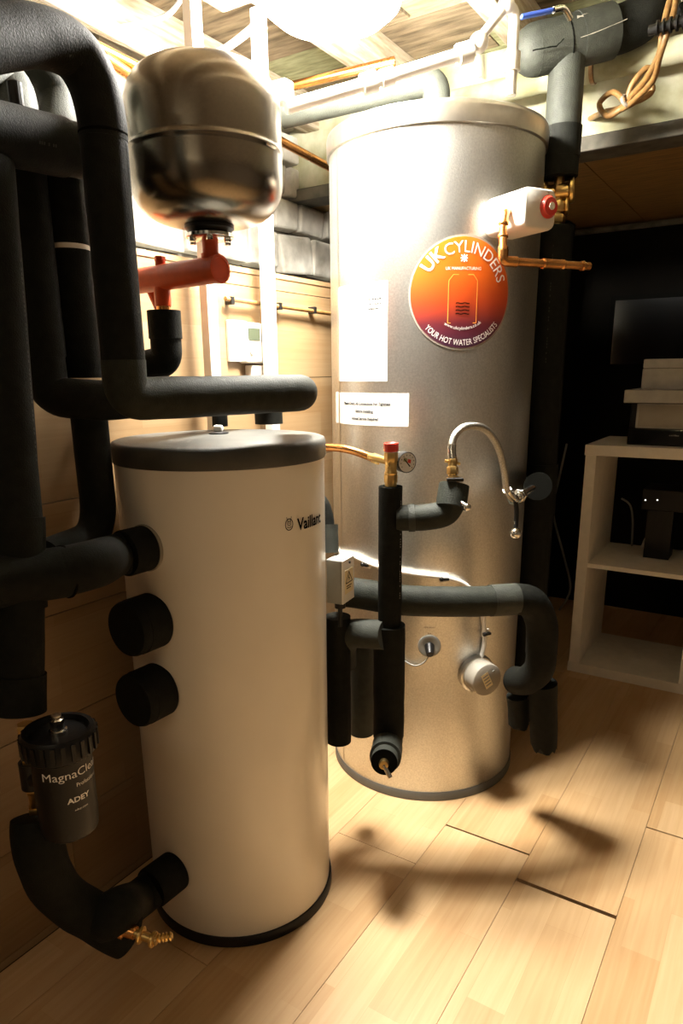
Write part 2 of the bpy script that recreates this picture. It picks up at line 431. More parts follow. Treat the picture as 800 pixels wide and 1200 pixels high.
# lintel board over the opening to the far part, then its lower wooden ceiling
struct(obj('trim_lintel', bx((-1.6, 2.20, 1.775), (1.7, 2.26, 2.045)), 'lintel_wash', None, False, bevel=.004))
struct(obj('trim_beam', bx((-1.6, 2.185, 1.735), (1.7, 2.30, 1.774)), 'beam_grey', None, False, bevel=.004))
sf = struct(obj('ceiling_low', bx((-1.6, 2.302, 1.76), (1.7, 3.5, 1.80)), 'gap_dark', None, False))
x = -1.6
while x < 1.68:
    obj('soffit_board', bx((x, 2.302, 1.742), (min(x+.33, 1.7)-.003, 3.5, 1.76)), 'soffit_wood', sf, False); x += .33
# remaining walls
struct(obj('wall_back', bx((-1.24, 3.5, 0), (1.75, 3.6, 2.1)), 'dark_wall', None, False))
struct(obj('wall_right', bx((1.7, -1.35, 0), (1.8, 3.5, 2.1)), 'room_wall', None, False))
struct(obj('wall_front', bx((-1.24, -1.45, 0), (1.8, -1.35, 2.1)), 'room_wall', None, False))
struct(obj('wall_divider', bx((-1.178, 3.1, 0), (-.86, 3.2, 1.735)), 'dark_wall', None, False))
# housing made up for the added fill light, unseen behind the camera
sl = thing('fill_light_housing', 'white ceiling housing for the added fill light behind the viewer', 'light', (-.2, -.95, 1.945))
obj('housing', bx((-.82, -1.02, 1.935), (.42, -.88, 1.944)), 'white_paint', sl, False, bevel=.003)

# ================================================================== BULKHEAD LAMP
LC = V((-.86, 1.335, 0)); LZ = 1.925
lt = thing('ceiling_lamp', 'round glowing bulkhead lamp on the ceiling above the two cylinders', 'lamp', (LC.x, LC.y, 1.945))
obj('mounting_block', bx((LC.x-.32, LC.y-.05, LZ+.001), (LC.x+.16, LC.y+.05, 1.944)), 'joist', lt, False, bevel=.003)
obj('base', lathe([(.152, 0), (.158, -.012), (.158, -.03), (.140, -.036)], (LC.x, LC.y, LZ), (0, 0, 1), 56), 'white_plastic', lt)
obj('diffuser', lathe([(.138, -.034), (.141, -.055), (.135, -.080), (.110, -.100), (.062, -.112), (.0001, -.116)], (LC.x, LC.y, LZ), (0, 0, 1), 56), 'lamp_glow', lt)
for k in range(3):
    a = k*2.1+.3
    obj('clip', box((LC.x+.150*math.cos(a), LC.y+.150*math.sin(a), LZ-.042), (.02, .014, .016), Matrix.Rotation(a, 3, 'Z')), 'white_plastic', lt, bevel=.002)

# ================================================================== WHITE CYLINDER
wc = thing('buffer_cylinder', 'white enamelled hot water cylinder with black lid and black base ring', 'water cylinder', (WC.c.x, WC.c.y, 0))
c = (WC.c.x, WC.c.y, 0)
obj('body', lathe([(.2005, .018), (.2015, .03), (.205, .99), (.205, .996)], c, n=96), 'white_enamel', wc)
obj('lid', lathe([(.2065, .990), (.2085, .993), (.2085, 1.020), (.206, 1.0265), (.200, 1.029), (.03, 1.031), (.0001, 1.031)], c, n=96), 'lid_black', wc, ang=50)
obj('base_ring', lathe([(.200, 0), (.2065, .001), (.2065, .018), (.204, .0225), (.2005, .0225)], c, n=96), 'black_plastic', wc)
pl_ = PZ(256, 508, 1.031)
obj('lid_grommet', lathe([(.020, 0), (.021, .002), (.017, .004), (.0001, .004)], pl_), 'black_plastic', wc)
obj('lid_plug', box(pl_+V((0, 0, .010)), (.018, .012, .014), Matrix.Rotation(.5, 3, 'Z')), 'white_plastic', wc, bevel=.003)
# maker's name and round hare mark
th, z = WC.hit(348, 623); th2, z2 = WC.hit(375, 608)
g = scale_to(text('Vaillant', 1, bold=.022), (th2-th)*WC.R, (z2-z)*1.0+.030)
zz = (z+z2)/2-.010
obj('maker_name', wrap(scale_to(text('Vaillant', 1, bold=.022), (th2-th)*WC.R, .0235), WC, th, z+.001), 'ink', wc, False)
thl, zl = WC.hit(338.5, 614)
def strokes(lines, w_):
    gs = []
    for ln in lines:
        for a, b in zip(ln, ln[1:]):
            a, b = V((*a, 0)), V((*b, 0)); d = (b-a); 
            if d.length < 1e-7: continue
            d.normalize(); s = V((-d.y, d.x, 0))*w_/2
            gs.append(([a-s, b-s, b+s, a+s], [(0, 1, 2, 3)]))
    return join(*gs)
ell = [(.0088*math.cos(t*PI/14), .0105*math.sin(t*PI/14)-.001) for t in range(29)]
hare = [[(-.0055, .0135), (-.0052, .011), (-.003, .006), (-.0042, .001), (-.002, -.003), (.002, -.003), (.0042, .001), (.003, .006), (.0052, .011), (.0055, .0135)],
        [(-.005, -.005), (-.002, -.007), (.002, -.007), (.005, -.005)], [(-.003, .006), (0, .003), (.003, .006)], [(-.0012, .001), (.0012, .001)]]
obj('maker_emblem', join(wrap(strokes([ell], .0016), WC, thl, zl), wrap(strokes(hare, .0011), WC, thl, zl, .0007)), 'ink', wc, False)

TH0 = WC.hit(171, 645)[0]
N0 = WC.n(TH0)
# two capped ports on the side of the cylinder
for px, py, lab in ((192, 727, 'upper of the two black foam port caps on the side of the white cylinder'), (198, 808, 'lower of the two black foam port caps on the side of the white cylinder')):
    zc = VZ(WC.at(TH0, 0), py)[2]
    p0 = WC.at(TH0, zc, -.004)
    t = thing('port_cap', lab, 'pipe cap', p0, 'foam caps on the white cylinder')
    obj('collar', lathe([(.0525, 0), (.0525, .046)], p0, N0, 48), 'foam', t)
    obj('cap', lathe([(.0515, .046), (.0515, .058), (.049, .064), (.0001, .066)], p0, N0, 48), 'foam', t, ang=50)

# ================================================================== LEFT PIPEWORK
LP = thing  # alias
# A: the big foreground sleeve
A0 = P(145, 430, 1.01); RA = .0312
Az = VZ(A0, 468)
Atop = VZ(A0, 118)
Aend = P(352, 463.5, 1.235); Aend.z = Az.z
pa = [P(-60, 44, .66), P(0, 41, .74), P(62, 38, .86), V((A0.x, A0.y, P(62, 38, .86).z-.02))]
t = thing('insulated_pipe', 'black foam pipe arching down in front at left, then right over the white cylinder', 'pipe', (A0.x, A0.y, Az.z))
arch = path([P(-60, 46, .68), P(5, 42, .76), P(70, 34, .885), V((A0.x, A0.y, Atop.z+.02)), V((A0.x, A0.y, Atop.z-.05))], [.1, .06, .07])
arch = smoothpath([P(-60, 50, .73), P(0, 43, .79), P(45, 43, .84), P(84, 60, .885), P(108, 95, .91), V((A0.x, A0.y, VZ(A0, 140).z)), V((A0.x, A0.y, VZ(A0, 165).z))], 8)
obj('elbow', tube(arch, lambda s_: .0345-.0028*s_, wob=.001), 'foam', t)
obj('riser', tube([V((A0.x, A0.y, VZ(A0, 160).z)), V((A0.x, A0.y, Az.z+.055))], RA, wob=.001), 'foam', t)
low = path([V((A0.x, A0.y, Az.z+.056)), V((A0.x, A0.y, Az.z)), V((Aend.x, Aend.y, Az.z)), V((Aend.x-.10, Aend.y+.13, Az.z))], [.035, .05])
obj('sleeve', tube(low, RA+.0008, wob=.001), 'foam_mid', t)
obj('joint_tape', ring(V((A0.x, A0.y, VZ(A0, 158).z)), (0, 0, 1), RA, .004, .0012), 'foam_cut', t)
nA = (O-A0); nA.z = 0; nA.normalize(); sA = nA.cross(V((0, 0, 1)))
nn = (nA*.35 - sA*(.94)) if (sA.dot(rt) < 0) else (nA*.35+sA*.94)
obj('printed_marking', dashes(V((A0.x, A0.y, VZ(A0, 168).z))+nn*(RA+.0012), V((A0.x, A0.y, VZ(A0, 228).z))+nn*(RA+.0012), nn, 34, .0032, 3, .8), 'foam_light', t, False)
# B: left horizontal sleeve with a knob
B0 = P(-70, 141, .90); B1 = P(97, 178, 1.085)
t = thing('insulated_pipe', 'black foam pipe level at the upper left edge, below the arch, carrying a knurled knob', 'pipe', B0)
bm_ = B0.lerp(B1, .83); B2 = B1+(B1-B0).normalized()*.05
obj('sleeve', tube([B0, bm_], .041, wob=.001), 'foam', t)
obj('collar', tube([bm_, B2], .0385, wob=.001), 'foam', t)
kp = P(20, 126, .985)
obj('knob', join(cylr(kp-V((0, 0, .02)), kp, .0125), lathe([(.0095, 0), (.0105, .002), (.0105, .031), (.008, .033)], kp, n=14)), 'black_plastic', t, ang=20)
# small unreadable stamp on the sleeve
bn = (O-P(40, 165, 1.0)).normalized(); q0 = P(22, 161, 1.0); 
bd = (B1-B0).normalized(); cc = B0.lerp(B1, .6); bn = (bn-bd*bn.dot(bd)).normalized()
obj('printed_marking', dashes(cc-bd*.02+bn*.0415, cc+bd*.015+bn*.0415, bn, 9, .004, 5, .9), 'foam_light', t, False)
# C1, C2 behind
C1 = P(38, 300, 1.12); C2 = P(82, 300, 1.175)
t = thing('insulated_pipe', 'black foam pipe dropping behind the level one, bending right beside the white cylinder top', 'pipe', (C1.x, C1.y, 1.1))
zc1 = P(70, 466, 1.12).z
e1 = P(250, 468, 1.27); e1.z = zc1
stub = PZ(315, 497, 1.031)
obj('elbow', tube(smoothpath([P(-60, 95, 1.0), P(-20, 85, 1.06), P(12, 104, 1.10), V((C1.x, C1.y, VZ(C1, 150).z)), V((C1.x, C1.y, VZ(C1, 170).z))], 8), .034, wob=.001), 'foam_light', t)
obj('riser', tube([V((C1.x, C1.y, VZ(C1, 165).z)), V((C1.x, C1.y, zc1+.065))], .0355, wob=.001), 'foam', t)
sd = V((stub.x, stub.y, zc1-.004))
obj('sleeve', tube(path([V((C1.x, C1.y, zc1+.066)), V((C1.x, C1.y, zc1)), P(120, 470, 1.17)*1.0, sd-(sd-P(120, 470, 1.17)).normalized()*.02, sd, V((stub.x, stub.y, 1.032))], [.05, .05, .03, .03]), .0335, wob=.001), 'foam', t)
t = thing('insulated_pipe', 'black foam pipe just behind the foreground riser with a white tape band', 'pipe', (C2.x, C2.y, 1.1))
obj('elbow', tube(smoothpath([P(-40, 60, 1.06), P(10, 58, 1.1), P(48, 82, 1.14), P(68, 120, 1.165), V((C2.x, C2.y, VZ(C2, 165).z))], 8), .033, wob=.001), 'foam_light', t)
obj('riser', tube([V((C2.x, C2.y, VZ(C2, 160).z)), V((C2.x, C2.y, VZ(C2, 288).z))], .034, wob=.001), 'foam', t)
obj('riser', tube([V((C2.x, C2.y, VZ(C2, 294).z)), V((C2.x, C2.y, zc1+.03))], .034, wob=.001), 'foam', t)
obj('tape_band', tube([V((C2.x, C2.y, VZ(C2, 288).z)), V((C2.x, C2.y, VZ(C2, 294).z))], .0335), 'white_plastic', t)
# short stub between sleeve and lid, further left
s2 = PZ(258, 500, 1.031)
t = tag(obj('pipe_stub', tube([s2+V((0, 0, .001)), s2+V((0, 0, .032))], .018), 'foam'), 'short black foam stub standing on the lid left of the wider one', 'pipe stub')
# D: left edge drop pipe
D1, D2, D3 = P(-6, 290, .97), P(22, 640, 1.0), P(24, 832, 1.02)
t = thing('insulated_pipe', 'black foam pipe with white print running down the left edge to the dirt filter', 'pipe', D3)
obj('riser', tube([P(-14, 190, .965), D1, P(20, 612, .998)], .0345, wob=.001), 'foam', t)
obj('tee', tube([P(20, 606, 1.0), P(24, 712, 1.012)], .0375, wob=.001), 'foam', t)
obj('sleeve', tube([P(24, 705, 1.012), D3], .0335, wob=.0012), 'foam', t)
obj('collar', tube([P(24, 790, 1.018), P(24, 834, 1.022)], .0365, wob=.001), 'foam', t)
dd = (D2-D1).normalized(); dn = (O-D1).normalized(); ds = dd.cross(dn).normalized()
if ds.dot(rt) < 0: ds = -ds
nn = (dn*.45+ds*.9).normalized()
obj('printed_marking', dashes(P(-5, 300, .97)+nn*.0352, P(15, 545, .992)+nn*.0352, nn, 46, .0022, 8, .75), 'foam_light', t, False)
# E: level pipe into the white cylinder
zE = VZ(WC.at(TH0, 0), 642)[2]
pe = WC.at(TH0, zE, -.003)
t = thing('insulated_pipe', 'black foam pipe from the left edge into the upper side port of white cylinder', 'pipe', pe)
e_a = WC.at(TH0, zE, .06)
obj('collar', lathe([(.041, 0), (.0415, .003), (.0415, .050), (.040, .053)], pe, N0, 40), 'foam', t)
obj('gasket', lathe([(.0425, 0), (.0435, .002), (.0435, .006), (.041, .007)], WC.at(TH0, zE, -.0035), N0, 40), 'cap_grey', t)
mid = P(92, 668, 1.04); mid.z = zE+.0
obj('elbow', tube(smoothpath([e_a-N0*.012, WC.at(TH0, zE, .075), P(112, 660, 1.065), P(70, 671, 1.03)], 8), .0375, wob=.0012), 'foam', t)
obj('sleeve', tube(smoothpath([P(76, 670, 1.035), P(30, 677, 1.0), P(-70, 690, .93)], 6), .0385, wob=.0012), 'foam', t)
obj('joint_tape', ring(P(76, 670, 1.035), P(92, 667, 1.05)-P(60, 673, 1.02), .0385, .005, .002), 'foam_cut', t)
# F: drop pipe bending left to it
F0 = P(104, 485, 1.2)
t = thing('insulated_pipe', 'black foam pipe behind, dropping between the bends and curving left beside the wood panelling', 'pipe', (F0.x, F0.y, .9))
obj('sleeve', tube(path([F0, V((F0.x, F0.y, VZ(F0, 628).z)), P(52, 655, 1.09)], .07), .031, wob=.001), 'foam', t)

# ================================================================== DIRT FILTER
M0 = P(68, 856, 1.0); zt = M0.z; Mx, My = M0.x, M0.y; MR = .0425
zb = VZ(M0, 965).z
mg = thing('dirt_filter', 'black magnetic dirt filter canister with white lettering on the left pipework', 'filter', (Mx, My, zb))
MC = Cyl((Mx, My), MR, 1)
CAN = obj('canister', lathe([(.036, zb-.008), (.0405, zb-.004), (MR-.001, zb+.006), (MR, zb+.02), (MR, zt-.03)], (Mx, My, 0), n=56), 'black_plastic', mg)
g = []
for k in range(24):
    a = 2*PI*k/24; g.append(box((Mx+.0525*math.cos(a), My+.0525*math.sin(a), zt-.014), (.004, .006, .026), Matrix.Rotation(a, 3, 'Z')))
obj('lid_ring', join(lathe([(.047, zt-.034), (.0515, zt-.030), (.0525, zt-.001), (.049, zt+.004), (.043, zt+.004), (.041, zt-.004), (.0001, zt-.004)], (Mx, My, 0), n=56), *g), 'black_plastic', mg)
obj('bleed_valve', join(lathe([(.013, zt-.004), (.013, zt+.002), (.010, zt+.003), (.010, zt+.018), (.007, zt+.020), (.007, zt+.025), (.0001, zt+.025)], (Mx, My, 0), n=20)), 'chrome', mg)
thm, zm = MC.hit(53, 942)
def mtxt(s, px, py, W, H, m, nm, bold=0, rot=0):
    th, z = MC.hit(px, py); obj(nm, wrap(scale_to(text(s, 1, bold), W, H), MC, th, z, .0007, rot), m, CAN, False)
z1 = MC.hit(60, 917)[1]
mtxt('MagnaClean', 51, 919, .092, .0165, 'white_ink', 'filter_name')
mtxt('Professional', 90, 922, .038, .0062, 'white_ink', 'filter_subtitle')
obj('filter_label', plate(MC, MC.hit(88, 938)[0]+.25, zt-.125, .05, .034, .0004), 'grey_plastic', mg) if False else None
mtxt('ADEY', 79, 943, .034, .0085, 'white_ink', 'maker_name', .03)
mtxt('adey.com', 88, 951, .020, .0040, 'white_ink', 'web_address')
# brass valves beside it
bf = P(29, 845, 1.04)
bv = thing('brass_valve_set', 'brass isolating valves joining the left drop pipe to the filter', 'valve', (bf.x, bf.y, .5))
def bz(py): return V((bf.x, bf.y, VZ(bf, py).z))
obj('valve_body', join(hexa(bz(862), bz(848), .0135), cylr(bz(885), bz(862), .0105), hexa(bz(893), bz(884), .013)), 'brass', bv)
obj('valve_handle', join(box(bz(872)+rt*.016, (.008, .008, .030))), 'black_plastic', bv, bevel=.002)
obj('filter_arm', join(cylr(bz(921), bz(892), .018), cylr(bz(908), V((Mx, My, bz(908).z)), .016)), 'black_plastic', bv)
obj('valve_body', join(cylr(bz(945), bz(920), .0105), hexa(bz(958), bz(944), .0145), hexa(bz(928), bz(921), .0135)), 'brass', bv)
# G: bottom foam run into the white cylinder's lower port
zG = VZ(WC.at(TH0, 0), 1021)[2]; pg = WC.at(TH0, zG, -.003)
t = thing('insulated_pipe', 'black foam pipe sagging below the filter, into the lowest port of the cylinder', 'pipe', pg)
G0 = P(43, 957, 1.06); 
gp = [G0, P(47, 1000, 1.06), P(68, 1045, 1.10), P(112, 1075, 1.14), P(150, 1096, 1.165)]
obj('sleeve', tube(smoothpath(gp, 8), lambda s: .037+.001*math.sin(s*9), wob=.002), 'foam', t)
obj('collar', lathe([(.041, 0), (.0415, .003), (.0415, .060), (.040, .064)], pg, N0, 40), 'foam', t)
obj('elbow', tube(smoothpath([WC.at(TH0, zG, .055), WC.at(TH0, zG, .10), P(140, 1066, 1.15), P(118, 1078, 1.14)], 8), .037, wob=.0015), 'foam', t)
dc = thing('drain_cock', 'small brass drain cock poking out of the foam pipe near the floor at lower left', 'drain cock', P(155, 1092, 1.12))
g0, g1 = P(146, 1089, 1.135), P(188, 1104, 1.12)
d = (g1-g0).normalized()
obj('socket', join(lathe([(.0175, -.004), (.0165, .002), (.013, .004)], g0, d), cylr(g0, g0+d*.020, .013, 24, .0105)), 'copper', dc)
obj('valve_body', join(cylr(g0+d*.018, g0+d*.060, .0075), bead(g0+d*.030, d, .0125, .006), bead(g0+d*.052, d, .0115, .007)), 'brass', dc)
h0 = g0+d*.052; hd = (P(204, 1099, 1.12)-P(182, 1103, 1.12)).normalized()
obj('hose_tail', join(cylr(h0, h0+hd*.032, .005), *[lathe([(.0055, 0), (.0075, .003), (.0055, .005)], h0+hd*(.008+.006*k), hd, 16) for k in range(4)]), 'brass', dc)

# ================================================================== EXPANSION VESSEL
VC = P(240, 172, 1.2); VR = .1335
zv1 = VZ(VC, 66).z-.012; zv0 = VZ(VC, 276).z+.014
vs_ = thing('expansion_vessel', 'round brushed steel expansion vessel hanging below the ceiling', 'expansion vessel', (VC.x, VC.y, zv0))
H_ = zv1-zv0; hc = .075
def dome(sgn, z, n=12):
    return [(VR*math.sin(PI/2*k/n)**.62 if k else .0001, z+sgn*(-hc*(1-math.cos(PI/2*k/n)) )) for k in range(n+1)]
prof = []
for k in range(15):
    a = PI/2*k/14; prof.append((max(.0001, VR*math.sin(a)**.55), zv0+hc*(1-math.cos(a)**.9)))
zm_ = (zv0+zv1)/2-.012
prof += [(VR, zm_-.030), (VR, zm_-.008), (VR, zm_-.004), (VR+.0016, zm_-.002), (VR+.0016, zm_+.002), (VR, zm_+.004), (VR, zm_+.008), (VR, zm_+.030)]
for k in range(15):
    a = PI/2*(14-k)/14; prof.append((max(.0001, VR*math.sin(a)**.55), zv1-hc*(1-math.cos(a)**.9)))
prof = [(r, z) for r, z in prof]
obj('shell', lathe(prof, (VC.x, VC.y, 0), n=96, caps=False), 'vessel_steel', vs_, ang=60)
obj('neck', lathe([(.044, zv0+.012), (.044, zv0-.004), (.036, zv0-.012), (.0001, zv0-.012)], (VC.x, VC.y, 0)), 'black_plastic', vs_)
obj('flange', lathe([(.040, zv0-.012), (.043, zv0-.013), (.043, zv0-.018), (.040, zv0-.020), (.0001, zv0-.020)], (VC.x, VC.y, 0)), 'chrome', vs_)
for k in range(6):
    a = k*PI/3+.2; q = V((VC.x+.036*math.cos(a), VC.y+.036*math.sin(a), zv0-.027))
    obj('bolt', hexa(q, q+V((0, 0, .008)), .006), 'chrome', vs_)
rs = [sphere((VC.x+VR*.86*math.cos(a), VC.y+VR*.86*math.sin(a), zv0+.013), .004, 8, (1.6, 1.6, .4)) for a in (-2.6, -2.5, -2.42, -2.3)]
# red manifold
zr = VZ(VC, 317).z
mr_ = thing('red_manifold', 'red painted pipe manifold under the steel vessel running to the wall', 'manifold', (VC.x, VC.y, zr))
a0 = V((VC.x+.022, VC.y-.005, zr)); a1 = V((VC.x-.215, VC.y+.01, zr-.002))
obj('barrel', tube([a0, a1], .0235, 32), 'red_paint', mr_)
obj('end_cap', lathe([(.0245, -.002), (.0245, .004), (.020, .0045), (.019, .0025), (.0001, .0025)], a0, a0-a1, 36), 'red_paint', mr_)
obj('neck', join(cylr((VC.x, VC.y, zr+.012), (VC.x, VC.y, zv0-.020), .0145), lathe([(.0175, 0), (.0175, .008)], (VC.x, VC.y, zr+.020))), 'red_paint', mr_)
st = a0.lerp(a1, .66)
obj('outlet', cylr(st-V((0, 0, .052)), st-V((0, 0, .015)), .016), 'red_paint', mr_)
obj('plug', join(cylr(st+V((-.0, 0, .018)), st+V((0, 0, .032)), .010), hexa(st+V((0, 0, .030)), st+V((0, 0, .038)), .011)), 'red_paint', mr_)
obj('outlet', cylr(a1+V((.03, .04, -.055)), a1+V((.03, .01, -.0)), .013), 'red_paint', mr_)
obj('union', cylr(st-V((0, 0, .062)), st-V((0, 0, .050)), .0135), 'copper', mr_)
# foam elbow beneath it
t = thing('insulated_elbow', 'short black foam elbow hanging beneath the red manifold', 'pipe', st-V((0, 0, .1)))
zt_ = st.z-.060
obj('collar', join(tube([V((st.x, st.y, zt_)), V((st.x, st.y, zt_-.052))], .0325)), 'foam', t)
obj('elbow', tube(path([V((st.x, st.y, zt_-.05)), V((st.x, st.y, zt_-.095)), V((st.x-.075, st.y-.035, zt_-.11))], .05), .030, wob=.001), 'foam', t)

# ================================================================== WALL FITTINGS
def strut(px, py, x, z0, z1, lab):
    c = PX(px, py, x); t = thing('support_strut', lab, 'strut', (c.x, c.y, z0), 'white struts behind the vessel')
    obj('channel', bx((c.x-.012, c.y-.016, z0), (c.x+.012, c.y+.016, z1)), 'white_paint', t, False, bevel=.002)
    obj('foot', bx((c.x-.014, c.y-.02, z0-.004), (c.x+.02, c.y+.02, z0)), 'white_paint', t, False)
strut(226, 30, -1.13, .9, 1.944, 'white square upright channel rising to the ceiling directly behind the steel vessel')
strut(304, 60, -1.13, .9, 1.944, 'white square upright channel right of the steel vessel, passing in front of the thermostat')
# bracket clip at the right of the vessel
bk = PX(332, 110, -1.10)
tag(obj('pipe_bracket', bx((bk.x-.02, bk.y-.02, bk.z-.02), (bk.x+.02, bk.y+.016, bk.z+.025)), 'white_plastic', None, False, bevel=.004), 'small white plastic bracket between the vessel and the lagged overhead pipe', 'bracket')
# wiring centre / thermostat on a pale backing board
q = PX(300, 397, -1.18)
bkb = thing('thermostat', 'white wall thermostat with small grey display on the wood panelling', 'thermostat', (q.x, q.y, q.z-.06))
u0_, u1_ = PX(282, 378, -1.168), PX(314, 426, -1.168)
obj('back_plate', bx((-1.18, PX(264, 380, -1.18).y, PX(264, 424, -1.18).z), (-1.170, PX(286, 380, -1.18).y, PX(264, 375, -1.18).z)), 'white_paint', bkb, False, bevel=.002)
obj('case', bx((-1.18, u0_.y, u1_.z), (-1.150, u1_.y, u0_.z)), 'white_plastic', bkb, False, bevel=.005)
d0, d1 = PX(291, 384, -1.148), PX(305, 399, -1.148)
obj('display', bx((-1.150, d0.y, d1.z), (-1.1485, d1.y, d0.z)), 'lcd', bkb, False)
obj('button', bx((-1.150, d0.y+.004, d1.z-.034), (-1.147, d0.y+.016, d1.z-.028)), 'cap_grey', bkb, False)
q0_, q1_ = PX(290, 428, -1.17), PX(318, 443, -1.17)
tag(obj('junction_block', bx((-1.18, q0_.y, q1_.z), (-1.155, q1_.y, q0_.z)), 'white_plastic', None, False, bevel=.003), 'small white wiring block directly below the wall thermostat', 'wiring box')
b0 = PX(245, 392, -1.18)
tag(obj('batten', bx((-1.1798, b0.y-.006, .9), (-1.166, b0.y+.004, 1.385)), 'brown_cable', None, False), 'thin brown upright batten on the panelling left of the thermostat', 'batten')
w0, w1 = PX(264, 350, -1.165), PX(395, 370, -1.165)
wp = thing('wall_conduit', 'thin dark pipe clipped level along the panelling above the thermostat', 'pipe', (w0.x, w0.y, w0.z))
obj('pipe', tube([w0, V((w1.x, w1.y+.3, w0.z-.012))], .0055, 12), 'brown_cable', wp)
for yy in (w0.y+.02, w0.y+.21, w0.y+.37):
    obj('clip', bx((-1.18, yy-.006, w0.z-.012), (-1.158, yy+.006, w0.z+.006)), 'black_plastic', wp, False, bevel=.001)
# copper pipe above the panelling
c0, c1 = PX(300, 150, -1.2), PX(392, 200, -1.2)
t = tag(obj('copper_pipe', tube([V((-1.2, c0.y-.5, c0.z+.02)), V((-1.2, c0.y, c0.z)), V((-1.2, c1.y+.25, c1.z-.012))], .011, 20), 'copper'), 'bare copper pipe along the stone wall right of the vessel', 'pipe')
t = tag(obj('white_pipe', tube([P(40, -16, 1.18), P(200, 76, 1.52)+V((0, .1, 0))], .0145, 20), 'white_plastic'), 'white plastic pipe slanting behind the foreground arch to the vessel top', 'pipe')
t = tag(obj('copper_pipe', tube([P(120, 66, 1.28), P(175, 104, 1.42)], .011, 20), 'copper'), 'copper pipe glimpsed between the foreground arch and the steel vessel', 'pipe')
t = tag(obj('stub_pipe', tube([PX(320, 176, -1.60), PX(398, 222, -1.60)], .026, 20), 'stone'), 'grey lagged pipe low on the stone wall under the copper pipe', 'pipe')
# grey cables on the ceiling
for pts, r, lab in (([(130, 34, 1.62), (172, 26, 1.62), (198, 16, 1.6), (214, -4, 1.58)], .006, 'white cable looping under the ceiling left of the first strut'),
                    ([(240, 66, 1.60), (262, 56, 1.58), (286, 38, 1.54), (304, 22, 1.50)], .005, 'white cable curving from the vessel top to the lamp, upper one'),
                    ([(250, 64, 1.62), (270, 56, 1.6), (292, 40, 1.56), (310, 26, 1.52)], .004, 'white cable curving from the vessel top to the lamp, lower one')):
    tag(obj('ceiling_cable', tube(smoothpath([P(*q) for q in pts], 6), r, 12), 'white_plastic'), lab, 'cable')
tag(obj('ceiling_cable', tube(smoothpath([P(495, -5, 1.9), P(530, 12, 1.92), P(551, 34, 1.95), P(560, 62, 1.98), P(562, 90, 2.0)], 6), .005, 12), 'white_plastic'), 'white cable hanging from the ceiling boards right of the lamp', 'cable')

# ================================================================== TALL STEEL CYLINDER
uc = thing('steel_cylinder', 'tall galvanised steel hot water cylinder with round orange sticker', 'water cylinder', (UC.c.x, UC.c.y, 0))
c = (UC.c.x, UC.c.y, 0)
obj('body', lathe([(.264, .012), (.267, .02), (.267, 1.668)], c, n=144), 'galv_steel', uc)
obj('top_rim', lathe([(.267, 1.664), (.2725, 1.666), (.2735, 1.70), (.2715, 1.709), (.264, 1.713), (.02, 1.72), (.0001, 1.72)], c, n=144), 'rim_steel', uc, ang=50)
obj('base_ring', lathe([(.262, 0), (.2705, .001), (.2705, .022), (.268, .026), (.262, .026)], c, n=144), 'base_grey', uc)
tS, zS = UC.hit(396, 300)
obj('side_seam', bx((0, 0, 0), (.001, .001, .001)), 'rim_steel', uc) if False else obj('side_seam', wrap(([V((-.004, 0, 0)), V((.004, 0, 0)), V((.004, 1.63, 0)), V((-.004, 1.63, 0))], [(0, 1, 2, 3)]), UC, tS, .03, .001), 'rim_steel', uc)
# round sticker
tc_, zc_ = UC.hit(542, 342)
top_z = UC.hit(542, 274.5)[1]; bot_z = UC.hit(542, 410)[1]; SR = (top_z-bot_z)/2; zc_ = (top_z+bot_z)/2
def disc(R, m, nm, off, th_=.0012):
    vs, fs, uv = [], [], []; n = 56; rings = 8
    for o_ in (off+th_,):
        vs.append(UC.at(tc_, zc_, o_)); uv.append((.5, .5))
        for j in range(1, rings+1):
            for i in range(n):
                a = 2*PI*i/n; x, y = R*j/rings*math.cos(a), R*j/rings*math.sin(a); vs.append(UC.at(tc_+x/UC.R, zc_+y, o_)); uv.append((.5+x/R/2, .5+y/R/2))
    for i in range(n):
        fs.append((0, 1+i, 1+(i+1) % n))
        for j in range(rings-1): fs.append((1+j*n+i, 1+(j+1)*n+i, 1+(j+1)*n+(i+1) % n, 1+j*n+(i+1) % n))
    k = len(vs)
    for i in range(n):
        a = 2*PI*i/n; vs.append(UC.at(tc_+R*math.cos(a)/UC.R, zc_+R*math.sin(a), off-.0004)); uv.append((.5, .5))
    for i in range(n): fs.append((1+(rings-1)*n+i, k+i, k+(i+1) % n, 1+(rings-1)*n+(i+1) % n))
    return obj(nm, (vs, fs), m, uc, uv=uv, ang=60)
disc(SR, 'cap_grey', 'sticker_border', .0004)
STK = disc(SR*.965, 'sticker_print', 'sticker', .0016, .0006)
OFF = .0030
def onst(g, m, nm): return obj(nm, wrap(g, UC, tc_, zc_, OFF), m, STK, False)
def centred(g):
    xs = [v.x for v in g[0]]; k = (max(xs)+min(xs))/2; y0 = min(v.y for v in g[0]); return [V((v.x-k, v.y, 0)) for v in g[0]], g[1]
def fit(s, W, H, bold=0, space=1): return centred(scale_to(text(s, 1, bold, space=space), W, H))
R1 = SR*.70
onst(arcbend(fit('UK', R1*math.radians(31), SR*.235, .02), R1, math.radians(134)), 'white_ink', 'sticker_word')
onst(arcbend(fit('CYLINDERS', R1*math.radians(101), SR*.20, .0), R1, math.radians(66)), 'white_ink', 'sticker_word')
g = fit('UK MANUFACTURING', SR*.66, SR*.052); onst(([v+V((0, SR*.40, 0)) for v in g[0]], g[1]), 'white_ink', 'sticker_line')
f = SR*.055; jack = [[(-f, -f), (f, f)], [(-f, f), (f, -f)], [(0, -f*1.2), (0, f*1.2)], [(-f*1.2, 0), (f*1.2, 0)]]
